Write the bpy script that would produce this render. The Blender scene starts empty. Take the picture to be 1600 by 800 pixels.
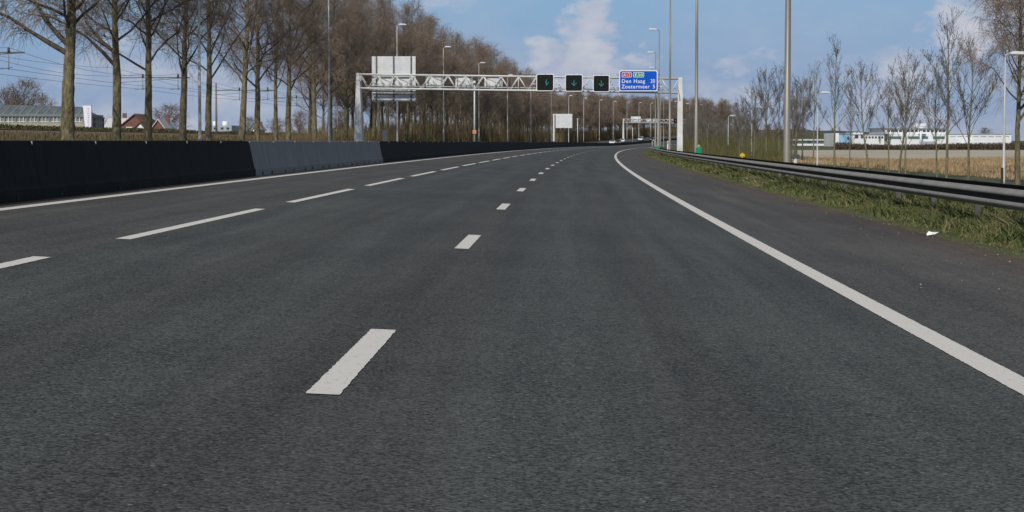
import bpy, math, random
import numpy as np
R_ = math.radians
sc = bpy.context.scene
col = sc.collection
# ------------------------------------------------------------ camera, light
F, YH, CAMH = 3023.3, 219.0, 1.2038            # focal length in photo pixels, horizon row, eye height
PITCH = math.atan((400 - YH) / F)
cd = bpy.data.cameras.new('camera'); cam = bpy.data.objects.new('camera', cd); col.objects.link(cam)
cd.sensor_width = 36; cd.lens = 36 * F / 1600; cd.clip_start = .1; cd.clip_end = 20000
cam.location = (0, 0, CAMH); cam.rotation_euler = (math.pi / 2 - PITCH, 0, 0); sc.camera = cam

SUN_EL, SUN_AZ = R_(38), R_(20)                # light travels towards +Y, a little to +X
sd = bpy.data.lights.new('sun', 'SUN'); sun = bpy.data.objects.new('sun', sd); col.objects.link(sun)
sd.energy = 3.6; sd.angle = R_(.5); sd.color = (1, .95, .87)
sun.rotation_euler = (math.pi / 2 - SUN_EL, 0, -SUN_AZ); sun.location = (0, 0, 60)

sc.view_settings.view_transform = 'Standard'; sc.view_settings.look = 'None'
sc.view_settings.gamma = 1; sc.view_settings.use_curve_mapping = False
sc.view_settings.exposure = -.12

def world():
    w = bpy.data.worlds.new('World'); sc.world = w; w.use_nodes = True
    nt = w.node_tree; nt.nodes.clear(); N = nt.nodes.new; L = nt.links.new
    def mth(op, a, b=None, c=None, clamp=False):
        n = N('ShaderNodeMath'); n.operation = op; n.use_clamp = clamp
        for i, v in enumerate((a, b, c)):
            if v is None: continue
            if isinstance(v, (int, float)): n.inputs[i].default_value = v
            else: L(v, n.inputs[i])
        return n.outputs[0]
    sky = N('ShaderNodeTexSky'); sky.sky_type = 'NISHITA'; sky.sun_disc = False
    sky.sun_elevation = SUN_EL; sky.sun_rotation = math.pi + SUN_AZ
    sky.air_density = 1.0; sky.dust_density = .4; sky.ozone_density = 1.0
    b1 = N('ShaderNodeBackground'); b1.inputs[1].default_value = .085; hs = N('ShaderNodeHueSaturation'); hs.inputs['Saturation'].default_value = .62; L(sky.outputs[0], hs.inputs['Color']); L(hs.outputs[0], b1.inputs[0])
    tc = N('ShaderNodeTexCoord'); sp = N('ShaderNodeSeparateXYZ'); L(tc.outputs['Generated'], sp.inputs[0])
    x, y, z = sp.outputs
    yy = mth('MAXIMUM', y, .05); az = mth('DIVIDE', x, yy); el = mth('DIVIDE', z, yy)
    # clear air colour from the horizon upwards
    cr = N('ShaderNodeValToRGB'); L(mth('MULTIPLY', z, 10.), cr.inputs[0])
    e = cr.color_ramp.elements
    e[0].position = 0; e[0].color = (.29, .37, .53, 1)
    e[1].position = .75; e[1].color = (.27, .45, .66, 1)
    m = e.new(.3); m.color = (.28, .395, .585, 1)
    # clouds
    mp = N('ShaderNodeMapping'); mp.inputs['Scale'].default_value = (22, 22, 40); L(tc.outputs['Generated'], mp.inputs[0])
    n1 = N('ShaderNodeTexNoise'); n1.inputs['Scale'].default_value = 1.3; n1.inputs['Detail'].default_value = 9; n1.inputs['Roughness'].default_value = .56
    L(mp.outputs[0], n1.inputs['Vector'])
    nz = mth('SUBTRACT', n1.outputs[0], .5)
    wn = N('ShaderNodeTexNoise'); wn.inputs['Scale'].default_value = 2.3; wn.inputs['Detail'].default_value = 6; wn.inputs['Roughness'].default_value = .6; L(mp.outputs[0], wn.inputs['Vector'])
    ws = N('ShaderNodeSeparateColor'); L(wn.outputs['Color'], ws.inputs[0])
    az = mth('ADD', az, mth('MULTIPLY', mth('SUBTRACT', ws.outputs[0], .5), .042)); el = mth('ADD', el, mth('MULTIPLY', mth('SUBTRACT', ws.outputs[1], .5), .030))
    def puff(px, py, rx, ry, amp=1.):
        a = mth('DIVIDE', mth('SUBTRACT', az, (px - 800) / F), rx / F)
        b = mth('DIVIDE', mth('SUBTRACT', el, (YH - py) / F), ry / F)
        d = mth('ADD', mth('MULTIPLY', a, a), mth('MULTIPLY', b, b))
        return mth('MULTIPLY', mth('SUBTRACT', 1., d), amp)
    mx = None
    for p in ((928, 62, 50, 74, 1.5), (850, 80, 48, 34, 1.1), (900, 110, 110, 40, .7), (1010, 95, 32, 18, .8), (1495, 55, 62, 58, 1.6), (1610, 20, 90, 80, 1.), (1165, 95, 45, 20, .9),
              (1420, 100, 90, 30, .55), (190, 110, 130, 60, .55), (700, 0, 60, 20, .45), (560, 215, 900, 90, .5), (1300, 215, 600, 110, .55), (2300, 100, 350, 150, .8), (-900, 120, 400, 160, .8)):
        q = mth('MAXIMUM', puff(*p), -1.2)
        mx = q if mx is None else mth('MAXIMUM', mx, q)
    den = mth('ADD', mx, mth('MULTIPLY', nz, 3.2))
    mr = N('ShaderNodeMapRange'); mr.interpolation_type = 'SMOOTHSTEP'
    mr.inputs['From Min'].default_value = -.15; mr.inputs['From Max'].default_value = 1.35; L(den, mr.inputs['Value'])
    wisp = N('ShaderNodeTexNoise'); wisp.inputs['Scale'].default_value = .45; wisp.inputs['Detail'].default_value = 5; L(mp.outputs[0], wisp.inputs['Vector'])
    fac = mth('ADD', mth('MULTIPLY', mr.outputs[0], .85), mth('MULTIPLY', mth('SUBTRACT', wisp.outputs[0], .42, clamp=True), .9), clamp=True)
    shade = N('ShaderNodeMixRGB'); shade.inputs[1].default_value = (.44, .47, .60, 1); shade.inputs[2].default_value = (.70, .70, .73, 1)
    n2 = N('ShaderNodeTexNoise'); n2.inputs['Scale'].default_value = 2.1; n2.inputs['Detail'].default_value = 6; L(mp.outputs[0], n2.inputs['Vector'])
    L(mth('ADD', mth('MULTIPLY', mth('SUBTRACT', n2.outputs[0], .5), 2.), .45, clamp=True), shade.inputs[0])
    mix = N('ShaderNodeMixRGB'); L(fac, mix.inputs[0]); L(cr.outputs[0], mix.inputs[1]); L(shade.outputs[0], mix.inputs[2])
    b2 = N('ShaderNodeBackground'); b2.inputs[1].default_value = 1.0; L(mix.outputs[0], b2.inputs[0])
    hm = N('ShaderNodeMapRange'); hm.inputs['From Min'].default_value = .10; hm.inputs['From Max'].default_value = .35; L(z, hm.inputs['Value'])
    ms = N('ShaderNodeMixShader'); L(hm.outputs[0], ms.inputs[0]); L(b2.outputs[0], ms.inputs[1]); L(b1.outputs[0], ms.inputs[2])
    o = N('ShaderNodeOutputWorld'); L(ms.outputs[0], o.inputs[0])
world()

# ------------------------------------------------------------ alignment of the motorway
E_ = .0434                                      # crossfall: the outside of the bend (left) lies higher
_s = np.arange(0, 1400, 1.0)
def _th(s):
    a = .0243 + .1824 * s / 1e3 - .1805 * s**2 / 2e6 - .0705 * s**3 / 3e9
    a5 = .0243 + .1824 * .55 - .1805 * .55**2 / 2 - .0705 * .55**3 / 3
    return np.where(s < 0, .0243, np.where(s < 550, a, a5 + .00040 * (s - 550)))
_t = _th(_s)
_X = np.concatenate([[0], np.cumsum(np.sin(_t[:-1]))]); _Y = np.concatenate([[0], np.cumsum(np.cos(_t[:-1]))])
_kz = [(550, -.79, -.0023), (790, .3, .011), (950, 2.3, .013), (1400, 7.0, .008)]
def prof(s):
    s = np.asarray(s, float)
    r = np.where(s < 0, -.00053 * s, -.53 * s / 1e3 - 1.64 * s**2 / 1e6)
    for (a, za, ma), (b, zb, mb) in zip(_kz[:-1], _kz[1:]):
        L = b - a; t = np.clip((s - a) / L, 0, 1)
        h = (2*t**3-3*t**2+1)*za + (t**3-2*t**2+t)*L*ma + (-2*t**3+3*t**2)*zb + (t**3-t**2)*L*mb
        r = np.where(s >= a, h, r)
    return r
def rw(s, d, h=0.):
    """road coordinates (distance along, offset right, height above the paved surface) -> world"""
    s = np.asarray(s, float); d = np.asarray(d, float)
    x = np.interp(s, _s, _X); y = np.interp(s, _s, _Y); th = np.interp(s, _s, _t)
    n = np.minimum(s, 0); x = x + n * math.sin(.0243); y = y + n * math.cos(.0243)
    z = -E_ * np.clip(d, -26, 6) + prof(s) + h
    return np.stack(np.broadcast_arrays(x + d * np.cos(th), y - d * np.sin(th), z), -1)
def rp(s, d, h=0.): return tuple(float(v) for v in rw(s, d, h))
def heading(s): return -float(np.interp(s, _s, _t))
def px(u, v, Y):
    """point at world depth Y on the line of sight of photo pixel (u, v)"""
    a = (u - 800) / F; b = (400 - v) / F; c, sn = math.cos(PITCH), math.sin(PITCH)
    fy = c + b * sn; k = Y / fy
    return (a * k, Y, CAMH + (-sn + b * c) * k)

# ------------------------------------------------------------ helpers
def tag(o, label=None, cat=None, group=None, kind=None):
    if label: o['label'] = label
    if cat: o['category'] = cat
    if group: o['group'] = group
    if kind: o['kind'] = kind
    return o
def empty(name, loc=(0, 0, 0), rz=0, sca=1):
    o = bpy.data.objects.new(name, None); o.empty_display_size = .5
    col.objects.link(o); o.location = loc; o.rotation_euler = (0, 0, rz)
    o.scale = (sca,) * 3 if isinstance(sca, (int, float)) else sca
    return o
def npmesh(name, V, Fc, n, smooth=False):
    """V (k,3), Fc (m,n) faces of n corners"""
    V = np.ascontiguousarray(V, np.float32); Fc = np.ascontiguousarray(Fc, np.int32)
    me = bpy.data.meshes.new(name); me.vertices.add(len(V)); me.vertices.foreach_set('co', V.ravel())
    me.loops.add(Fc.size); me.loops.foreach_set('vertex_index', Fc.ravel())
    me.polygons.add(len(Fc)); me.polygons.foreach_set('loop_start', np.arange(0, Fc.size, n, dtype=np.int32))
    me.polygons.foreach_set('loop_total', np.full(len(Fc), n, np.int32))
    if smooth: me.polygons.foreach_set('use_smooth', np.ones(len(Fc), bool))
    me.update(calc_edges=True); return me
def link(name, me, mat=None, parent=None):
    o = bpy.data.objects.new(name, me); col.objects.link(o)
    if mat is not None:
        for m in (mat if isinstance(mat, (list, tuple)) else [mat]): me.materials.append(m)
    if parent is not None: o.parent = parent
    return o
class MB:
    """collects simple shapes into ONE mesh"""
    def __init__(s): s.v = []; s.f = []; s.m = []; s.k = 0; s.sm = []
    def _add(s, v, f, smooth=False):
        n = len(s.v); s.v += [tuple(map(float, q)) for q in v]; s.f += [tuple(i + n for i in g) for g in f]
        s.m += [s.k] * len(f); s.sm += [smooth] * len(f); return s
    def box(s, c, size, rz=0, top=None, rx=0):
        hx, hy, hz = (q / 2 for q in size); tx, ty = top or (1, 1); cs, sn = math.cos(rz), math.sin(rz); v = []
        for z, a, b in ((-hz, 1, 1), (hz, tx, ty)):
            for x, y in ((-hx*a, -hy*b), (hx*a, -hy*b), (hx*a, hy*b), (-hx*a, hy*b)):
                y2 = y * math.cos(rx) - z * math.sin(rx); z2 = y * math.sin(rx) + z * math.cos(rx)
                v.append((c[0] + x*cs - y2*sn, c[1] + x*sn + y2*cs, c[2] + z2))
        return s._add(v, [(0, 3, 2, 1), (4, 5, 6, 7), (0, 1, 5, 4), (1, 2, 6, 5), (2, 3, 7, 6), (3, 0, 4, 7)])
    def tube(s, pts, rad, n=8, caps=True):
        pts = [np.array(p, float) for p in pts]
        if isinstance(rad, (int, float)): rad = [rad] * len(pts)
        v = []; f = []
        for i, p in enumerate(pts):
            d = pts[min(i+1, len(pts)-1)] - pts[max(i-1, 0)]; d /= np.linalg.norm(d) + 1e-9
            a = np.cross(d, (0, 0, 1) if abs(d[2]) < .9 else (1, 0, 0)); a /= np.linalg.norm(a); b = np.cross(d, a)
            for k in range(n):
                t = 2 * math.pi * k / n; v.append(p + rad[i] * (math.cos(t) * a + math.sin(t) * b))
        for i in range(len(pts) - 1):
            for k in range(n):
                f.append((i*n+k, i*n+(k+1) % n, (i+1)*n+(k+1) % n, (i+1)*n+k))
        s._add(v, f, True)
        if caps:
            m = len(pts) * n; nn = len(s.v) - m
            s.f += [tuple(nn + k for k in range(n)), tuple(nn + m - 1 - k for k in range(n))]; s.m += [s.k] * 2; s.sm += [False] * 2
        return s
    def prism(s, poly, y0, y1, axis='y', loc=(0, 0, 0)):
        """polygon (a,b) extruded along an axis: 'y': (a,y,b)   'z': (a,b,z)   'x': (x,a,b)"""
        n = len(poly); v = []
        for w in (y0, y1):
            for a, b in poly:
                q = {'y': (a, w, b), 'z': (a, b, w), 'x': (w, a, b)}[axis]; v.append(tuple(q[i] + loc[i] for i in range(3)))
        return s._add(v, [tuple(range(n)), tuple(range(2*n-1, n-1, -1))] + [(i, i+n, (i+1) % n + n, (i+1) % n) for i in range(n)])
    def quad(s, a, b, c, d): return s._add([a, b, c, d], [(0, 1, 2, 3)])
    def ell(s, c, r, n=10, m=6):
        v = []; f = []
        for i in range(m + 1):
            a = math.pi * i / m
            for k in range(n):
                t = 2*math.pi*k/n; v.append((c[0]+r[0]*math.sin(a)*math.cos(t), c[1]+r[1]*math.sin(a)*math.sin(t), c[2]+r[2]*math.cos(a)))
        for i in range(m):
            for k in range(n): f.append((i*n+k, (i+1)*n+k, (i+1)*n+(k+1) % n, i*n+(k+1) % n))
        return s._add(v, f, True)
    def mesh(s, name, fix=True):
        import bmesh
        me = bpy.data.meshes.new(name); me.from_pydata(s.v, [], s.f); me.update()
        me.polygons.foreach_set('material_index', s.m); me.polygons.foreach_set('use_smooth', s.sm)
        if fix:
            b = bmesh.new(); b.from_mesh(me); bmesh.ops.recalc_face_normals(b, faces=b.faces); b.to_mesh(me); b.free()
        return me
    def build(s, name, mat, parent=None, bevel=0):
        o = link(name, s.mesh(name), mat, parent)
        if bevel:
            md = o.modifiers.new('bevel', 'BEVEL'); md.width = bevel; md.segments = 2; md.limit_method = 'ANGLE'
        return o
def rrect(w, h, r, n=5, cx=0, cy=0):
    p = []
    for sx, sy, a0 in ((1, 1, 0), (-1, 1, 90), (-1, -1, 180), (1, -1, 270)):
        for i in range(n + 1):
            a = R_(a0 + 90 * i / n); p.append((cx + sx*(w/2-r) + r*math.cos(a), cy + sy*(h/2-r) + r*math.sin(a)))
    return p
def copy_tree(o, parent=None):
    c = o.copy(); col.objects.link(c)
    if parent is not None: c.parent = parent
    for ch in o.children: copy_tree(ch, c)
    return c

# ------------------------------------------------------------ materials
def mat(name, c1, c2=None, rough=.8, scale=5., detail=4, metal=0, bump=0., bscale=None, emis=None, spec=.4, coord='Object', stretch=None, contrast=(.35, .65), dist=.02):
    m = bpy.data.materials.new(name); m.use_nodes = True; nt = m.node_tree; b = nt.nodes['Principled BSDF']
    b.inputs['Roughness'].default_value = rough; b.inputs['Metallic'].default_value = metal; b.inputs['Specular IOR Level'].default_value = spec
    b.inputs['Base Color'].default_value = (*c1, 1)
    N = nt.nodes.new; L = nt.links.new
    tc = N('ShaderNodeTexCoord'); src = tc.outputs[coord]
    if stretch:
        mp = N('ShaderNodeMapping'); mp.inputs['Scale'].default_value = stretch; L(src, mp.inputs[0]); src = mp.outputs[0]
    if c2 is not None:
        n = N('ShaderNodeTexNoise'); n.inputs['Scale'].default_value = scale; n.inputs['Detail'].default_value = detail; n.inputs['Roughness'].default_value = .65
        L(src, n.inputs['Vector'])
        r = N('ShaderNodeValToRGB'); r.color_ramp.elements[0].position, r.color_ramp.elements[1].position = contrast
        r.color_ramp.elements[0].color = (*c1, 1); r.color_ramp.elements[1].color = (*c2, 1)
        L(n.outputs[0], r.inputs[0]); L(r.outputs[0], b.inputs['Base Color'])
    if bump:
        n = N('ShaderNodeTexNoise'); n.inputs['Scale'].default_value = bscale or scale * 3; n.inputs['Detail'].default_value = 5; L(src, n.inputs['Vector'])
        bp = N('ShaderNodeBump'); bp.inputs['Strength'].default_value = bump; bp.inputs['Distance'].default_value = dist
        L(n.outputs[0], bp.inputs['Height']); L(bp.outputs[0], b.inputs['Normal'])
    if emis: b.inputs['Emission Color'].default_value = (*emis[0], 1); b.inputs['Emission Strength'].default_value = emis[1]
    return m
def mat_rnd(name, cols, rough=.7, patch=.3, trans=.0):
    """colour picked per blade / twig from the mesh attribute rnd, drifting in patches"""
    m = bpy.data.materials.new(name); m.use_nodes = True; nt = m.node_tree; b = nt.nodes['Principled BSDF']
    N = nt.nodes.new; L = nt.links.new
    b.inputs['Roughness'].default_value = rough; b.inputs['Specular IOR Level'].default_value = .2
    a = N('ShaderNodeAttribute'); a.attribute_name = 'rnd'
    tc = N('ShaderNodeTexCoord'); n = N('ShaderNodeTexNoise'); n.inputs['Scale'].default_value = patch; n.inputs['Detail'].default_value = 4; L(tc.outputs['Object'], n.inputs['Vector'])
    ad = N('ShaderNodeMath'); ad.operation = 'MULTIPLY_ADD'; L(n.outputs[0], ad.inputs[0]); ad.inputs[1].default_value = 1.6; ad.inputs[2].default_value = -.8
    a2 = N('ShaderNodeMath'); a2.operation = 'MULTIPLY_ADD'; L(a.outputs['Fac'], a2.inputs[0]); a2.inputs[1].default_value = .7; L(ad.outputs[0], a2.inputs[2])
    a3 = N('ShaderNodeMath'); a3.operation = 'ADD'; L(a2.outputs[0], a3.inputs[0]); a3.inputs[1].default_value = .15
    r = N('ShaderNodeValToRGB'); e = r.color_ramp.elements; e[0].color = (*cols[0], 1); e[1].color = (*cols[-1], 1)
    for i, c in enumerate(cols[1:-1]): q = e.new((i + 1) / (len(cols) - 1)); q.color = (*c, 1)
    L(a3.outputs[0], r.inputs[0]); L(r.outputs[0], b.inputs['Base Color'])
    return m

def asphalt():
    m = bpy.data.materials.new('asphalt'); m.use_nodes = True; nt = m.node_tree; b = nt.nodes['Principled BSDF']; N = nt.nodes.new; L = nt.links.new
    uv = N('ShaderNodeUVMap'); uv.uv_map = 'road'; sp = N('ShaderNodeSeparateXYZ'); L(uv.outputs[0], sp.inputs[0])   # x: offset d in m, y: distance s in m
    tc = N('ShaderNodeTexCoord'); P = tc.outputs['Object']
    def noise(vec, sc_, det, ro=.6):
        n = N('ShaderNodeTexNoise'); n.inputs['Scale'].default_value = sc_; n.inputs['Detail'].default_value = det; n.inputs['Roughness'].default_value = ro; L(vec, n.inputs['Vector']); return n.outputs[0]
    def mth(op, a, bb=None, c=None, clamp=False):
        n = N('ShaderNodeMath'); n.operation = op; n.use_clamp = clamp
        for i, v in enumerate((a, bb, c)):
            if v is None: continue
            if isinstance(v, (int, float)): n.inputs[i].default_value = v
            else: L(v, n.inputs[i])
        return n.outputs[0]
    # surface by strip across the road (pavings side by side, wheel-track sheen painted paler)
    wob = noise(uv.outputs[0], .8, 3)
    d = mth('ADD', sp.outputs[0], mth('MULTIPLY', mth('SUBTRACT', wob, .5), .10))
    r = N('ShaderNodeValToRGB'); L(mth('DIVIDE', mth('ADD', d, 26.), 32.), r.inputs[0]); r.color_ramp.interpolation = 'LINEAR'
    def at(dd): return (dd + 26) / 32
    el = r.color_ramp.elements
    stops = [(-26, (.052, .053, .050)), (-8.2, (.05, .048, .044)), (-7.75, (.085, .070, .052)), (-7.45, (.075, .066, .055)), (-7.25, (.058, .056, .053)), (-4.65, (.056, .0545, .052)),
             (-4.4, (.050, .053, .051)), (-3.6, (.053, .056, .054)), (-2.8, (.0475, .0475, .0455)), (-2.1, (.051, .054, .052)), (-1.3, (.0465, .0455, .0435)), (-.6, (.047, .047, .045)), (-.05, (.053, .0565, .0545)), (.7, (.047, .0465, .0445)), (1.45, (.054, .0575, .0555)), (2.3, (.050, .0515, .0495)),
             (2.75, (.063, .060, .057)), (4.2, (.064, .0585, .0545)), (5.1, (.066, .056, .049)), (5.55, (.080, .056, .040))]
    stops = [(d_, (r_*.99, g_*.99, b_*.945)) for d_, (r_, g_, b_) in stops]
    el[0].position = at(stops[0][0]); el[0].color = (*stops[0][1], 1); el[1].position = at(stops[-1][0]); el[1].color = (*stops[-1][1], 1)
    for dd, c in stops[1:-1]: q = el.new(at(dd)); q.color = (*c, 1)
    # chips of stone in the surface
    vo = N('ShaderNodeTexVoronoi'); vo.inputs['Scale'].default_value = 75; L(P, vo.inputs['Vector'])
    sv = N('ShaderNodeSeparateColor'); L(vo.outputs['Color'], sv.inputs[0])
    g = noise(P, 60, 3, .7)
    big = noise(P, .22, 5, .6); mp = N('ShaderNodeMapping'); mp.inputs['Scale'].default_value = (2.2, .07, 1); L(uv.outputs[0], mp.inputs[0]); streak = noise(mp.outputs[0], 1, 5, .65)
    mid = noise(P, 7, 5, .65)
    def cen(v, k): return mth('MULTIPLY', mth('SUBTRACT', v, .5), k)
    fac = mth('ADD', cen(sv.outputs[0], 1.6), cen(g, 2.8))
    fac = mth('ADD', fac, cen(big, 1.0)); fac = mth('ADD', fac, cen(streak, 1.7)); fac = mth('ADD', fac, cen(mid, .7))
    fac = mth('MAXIMUM', mth('ADD', fac, 1.10), .25)
    # rare pale stones
    rare = mth('MULTIPLY', mth('GREATER_THAN', sv.outputs[1], .988), 1.5)
    fac = mth('ADD', fac, rare)
    mx = N('ShaderNodeVectorMath'); mx.operation = 'SCALE'; L(r.outputs[0], mx.inputs[0]); L(fac, mx.inputs['Scale']); L(mx.outputs[0], b.inputs['Base Color'])
    b.inputs['Roughness'].default_value = .74; b.inputs['Specular IOR Level'].default_value = .30
    bp = N('ShaderNodeBump'); bp.inputs['Strength'].default_value = .55; bp.inputs['Distance'].default_value = .004
    L(mth('ADD', mth('MULTIPLY', vo.outputs['Distance'], -1.), g), bp.inputs['Height']); L(bp.outputs[0], b.inputs['Normal'])
    return m

M = {}
M['asphalt'] = asphalt()
M['line'] = mat('road_paint', (.34, .32, .29), (.63, .60, .56), .8, 28, detail=10, bump=.15, bscale=150, dist=.002, contrast=(.30, .44))
M['steel'] = mat('galvanised_steel', (.10, .095, .09), (.15, .145, .14), .5, 1.5, metal=.35)
M['pole'] = mat('lamp_pole_paint', (.20, .185, .165), (.27, .25, .22), .45, .8, metal=.25, stretch=(1, 1, .2))
M['pole_light'] = mat('galvanised_lamp_pole', (.42, .42, .42), (.52, .52, .51), .5, .8, metal=.1)
M['lamp'] = mat('luminaire_grey', (.62, .63, .64), (.70, .70, .70), .4, 3)
M['white'] = mat('white_steel_paint', (.52, .53, .52), (.70, .71, .70), .45, .9, detail=6)
M['white_dirty'] = mat('weathered_white_paint', (.50, .52, .52), (.70, .71, .70), .55, 1.2, detail=6)
M['panelback'] = mat('sign_back_aluminium', (.58, .60, .62), (.70, .71, .72), .45, 1.3, metal=.1)
M['dark'] = mat('dark_metal', (.05, .05, .055), (.08, .08, .085), .5, 3)
M['black'] = mat('black_casing', (.008, .009, .009), (.013, .014, .014), .6, 2, spec=.12)
M['blue'] = mat('traffic_blue', (.003, .085, .50), (.005, .095, .54), .6, 1, spec=.12)
M['signwhite'] = mat('sign_white', (.80, .82, .86), None, .4)
M['red'] = mat('sign_red', (.42, .02, .03), None, .4)
M['green'] = mat('sign_green', (.0, .26, .13), None, .4)
M['led'] = mat('lit_green_arrow', (.0, .3, .25), None, .4, emis=((.05, .50, .45), .65))
M['black_conc'] = mat('tarred_concrete', (.009, .0088, .009), (.017, .0165, .0165), .85, 3.5, detail=9, bump=.4, bscale=12, spec=.12, stretch=(1, 1, .4), contrast=(.3, .7))
M['grey_conc'] = mat('grey_concrete', (.19, .184, .178), (.25, .242, .235), .85, 3., detail=9, bump=.3, bscale=14, stretch=(1, 1, .25))
M['slot'] = mat('slot_dark', (.006, .006, .007), None, .9)
M['joint_gap'] = mat('pale_joint', (.45, .42, .38), None, .9)
M['rail_dark'] = mat('guardrail_dark', (.035, .033, .031), (.06, .057, .054), .9, 2, spec=.15)  # darker tone for the valley of the beams and the whole back beam
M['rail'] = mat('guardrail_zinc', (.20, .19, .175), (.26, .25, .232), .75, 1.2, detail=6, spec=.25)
M['soil'] = mat('verge_soil', (.075, .05, .03), (.11, .085, .05), .95, 6, bump=.6, bscale=20, dist=.05)
M['verge'] = mat('verge_turf', (.05, .062, .022), (.10, .10, .04), .95, 2.2, detail=8, bump=.5, bscale=9, dist=.08)
M['field'] = mat('meadow', (.045, .062, .022), (.095, .095, .045), .95, .06, detail=12)
M['sand'] = mat('bare_field', (.36, .315, .24), (.44, .385, .30), .95, .05, detail=10, stretch=(1, .3, 1))
M['bank'] = mat('bank_dry_grass', (.085, .07, .035), (.14, .11, .065), .95, .8, detail=10, bump=.6, bscale=5, dist=.1)
M['ballast'] = mat('track_ballast', (.11, .075, .055), (.18, .13, .10), .95, 9, bump=.6, bscale=20)
M['bark'] = mat('mossy_bark', (.045, .036, .024), (.24, .205, .115), .9, 4.5, detail=12, bump=1., bscale=14, dist=.09, stretch=(1, 1, .4), contrast=(.33, .66))
M['bark2'] = mat('dark_bark', (.035, .028, .022), (.17, .14, .09), .9, 4.5, detail=12, bump=1., bscale=14, dist=.09, stretch=(1, 1, .4), contrast=(.33, .66))
M['limb'] = mat('limb_bark', (.05, .04, .033), (.13, .105, .08), .9, 4, detail=8)
M['twig'] = mat_rnd('poplar_twigs', [(.16, .12, .09), (.24, .185, .145), (.33, .27, .22)], .85, .2)
M['twig2'] = mat_rnd('far_wood_twigs', [(.13, .09, .065), (.20, .14, .10), (.22, .18, .13)], .85, .08)
M['ybark'] = mat('young_bark', (.11, .105, .06), (.20, .19, .12), .85, 5, detail=6, stretch=(1, 1, .4))
M['ytwig'] = mat_rnd('young_twigs', [(.10, .09, .08), (.15, .135, .115), (.20, .18, .14)], .85, .3)
M['grass'] = mat_rnd('verge_blades', [(.038, .058, .018), (.07, .095, .030), (.11, .13, .045), (.165, .15, .07), (.27, .21, .13)], .7, .9)
M['grass2'] = mat_rnd('rough_blades', [(.03, .045, .014), (.06, .075, .025), (.12, .105, .05)], .8, .25)
M['reed'] = mat_rnd('dry_reed', [(.24, .16, .085), (.34, .24, .135), (.43, .32, .195)], .85, .12)
M['brush'] = mat_rnd('brush_stems', [(.10, .065, .04), (.16, .115, .065), (.15, .15, .07)], .9, .1)
M['hedge'] = mat_rnd('hedge_leaves', [(.03, .035, .015), (.065, .07, .03), (.11, .10, .05)], .85, .3)
M['glass'] = mat('greenhouse_glass', (.16, .18, .19), (.24, .26, .25), .4, .6)
M['ghroof'] = mat('greenhouse_roof_glass', (.09, .11, .12), (.14, .165, .18), .6, .4, stretch=(3, 1, 1))
M['wall'] = mat('white_cladding', (.66, .67, .69), (.76, .77, .78), .6, .12, detail=6)
M['wallgrey'] = mat('grey_cladding', (.30, .33, .37), (.38, .40, .43), .6, .2)
M['skyblue'] = mat('pale_blue_cladding', (.22, .42, .62), (.28, .48, .66), .5, .2)
M['window'] = mat('window_dark', (.03, .045, .05), (.06, .08, .085), .2, .5)
M['greenglass'] = mat('green_window_strip', (.09, .16, .15), None, .3)
M['brick'] = mat('red_brick', (.14, .065, .048), (.20, .10, .075), .9, 2)
M['rooftile'] = mat('brown_roof_tiles', (.10, .055, .04), (.16, .09, .065), .8, 3)
M['paleroof'] = mat('pale_roof', (.55, .54, .52), (.64, .62, .60), .6, 1)
M['ochre'] = mat('ochre_render', (.40, .30, .18), (.46, .36, .22), .8, 1)
M['mast'] = mat('mast_steel', (.13, .16, .16), (.18, .20, .20), .6, 1)
M['wire'] = mat('wire_dark', (.09, .11, .13), None, .6)
M['purple'] = mat('purple_print', (.36, .22, .55), None, .6)
M['cloth'] = mat('white_cloth', (.74, .73, .82), (.80, .79, .86), .8, 3)
M['paper'] = mat('white_paper', (.78, .78, .76), (.86, .86, .84), .8, 20)
M['yellow'] = mat('yellow_plastic', (.62, .42, .03), None, .5)
M['concrete'] = mat('pale_concrete', (.42, .41, .38), (.52, .50, .46), .85, 5)
M['tyre'] = mat('tyre_rubber', (.02, .02, .02), None, .9)
M['carglass'] = mat('car_glass', (.03, .04, .05), None, .1)
M['carwhite'] = mat('car_paint_white', (.72, .74, .78), None, .25)
M['carsilver'] = mat('car_paint_silver', (.42, .46, .55), None, .25, metal=.3)
M['carblack'] = mat('car_paint_black', (.02, .022, .03), None, .2)
M['headlight'] = mat('headlight_lens', (.8, .82, .85), None, .15)

# ------------------------------------------------------------ ground
def strip(name, ss, dd, hh, mt, uv=False, parent=None):
    """sheet in road coordinates. dd / hh: offsets and heights of the lines across"""
    ss = np.asarray(ss, float); V = []; n = len(dd)
    for d, h in zip(dd, hh): V.append(rw(ss, d if np.ndim(d) == 0 else np.asarray(d), h))
    V = np.stack(V, 1).reshape(-1, 3); k = len(ss)
    i = np.arange(k - 1)[:, None] * n + np.arange(n - 1)[None]
    Fc = np.stack([i, i + 1, i + n + 1, i + n], -1).reshape(-1, 4)
    me = npmesh(name, V, Fc, 4, True)
    if uv:
        D = np.broadcast_to(np.array([float(np.mean(q)) for q in dd]), (k, n)).ravel(); SS = np.repeat(ss, n)
        u = me.uv_layers.new(name='road'); idx = Fc.ravel(); u.data.foreach_set('uv', np.stack([D[idx], SS[idx]], -1).astype(np.float32).ravel())
    return tag(link(name, me, mt, parent), kind='structure')
GZ = -1.65
SS = np.concatenate([np.arange(-40, 300, 4.), np.arange(300, 1390, 10.)])
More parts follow.
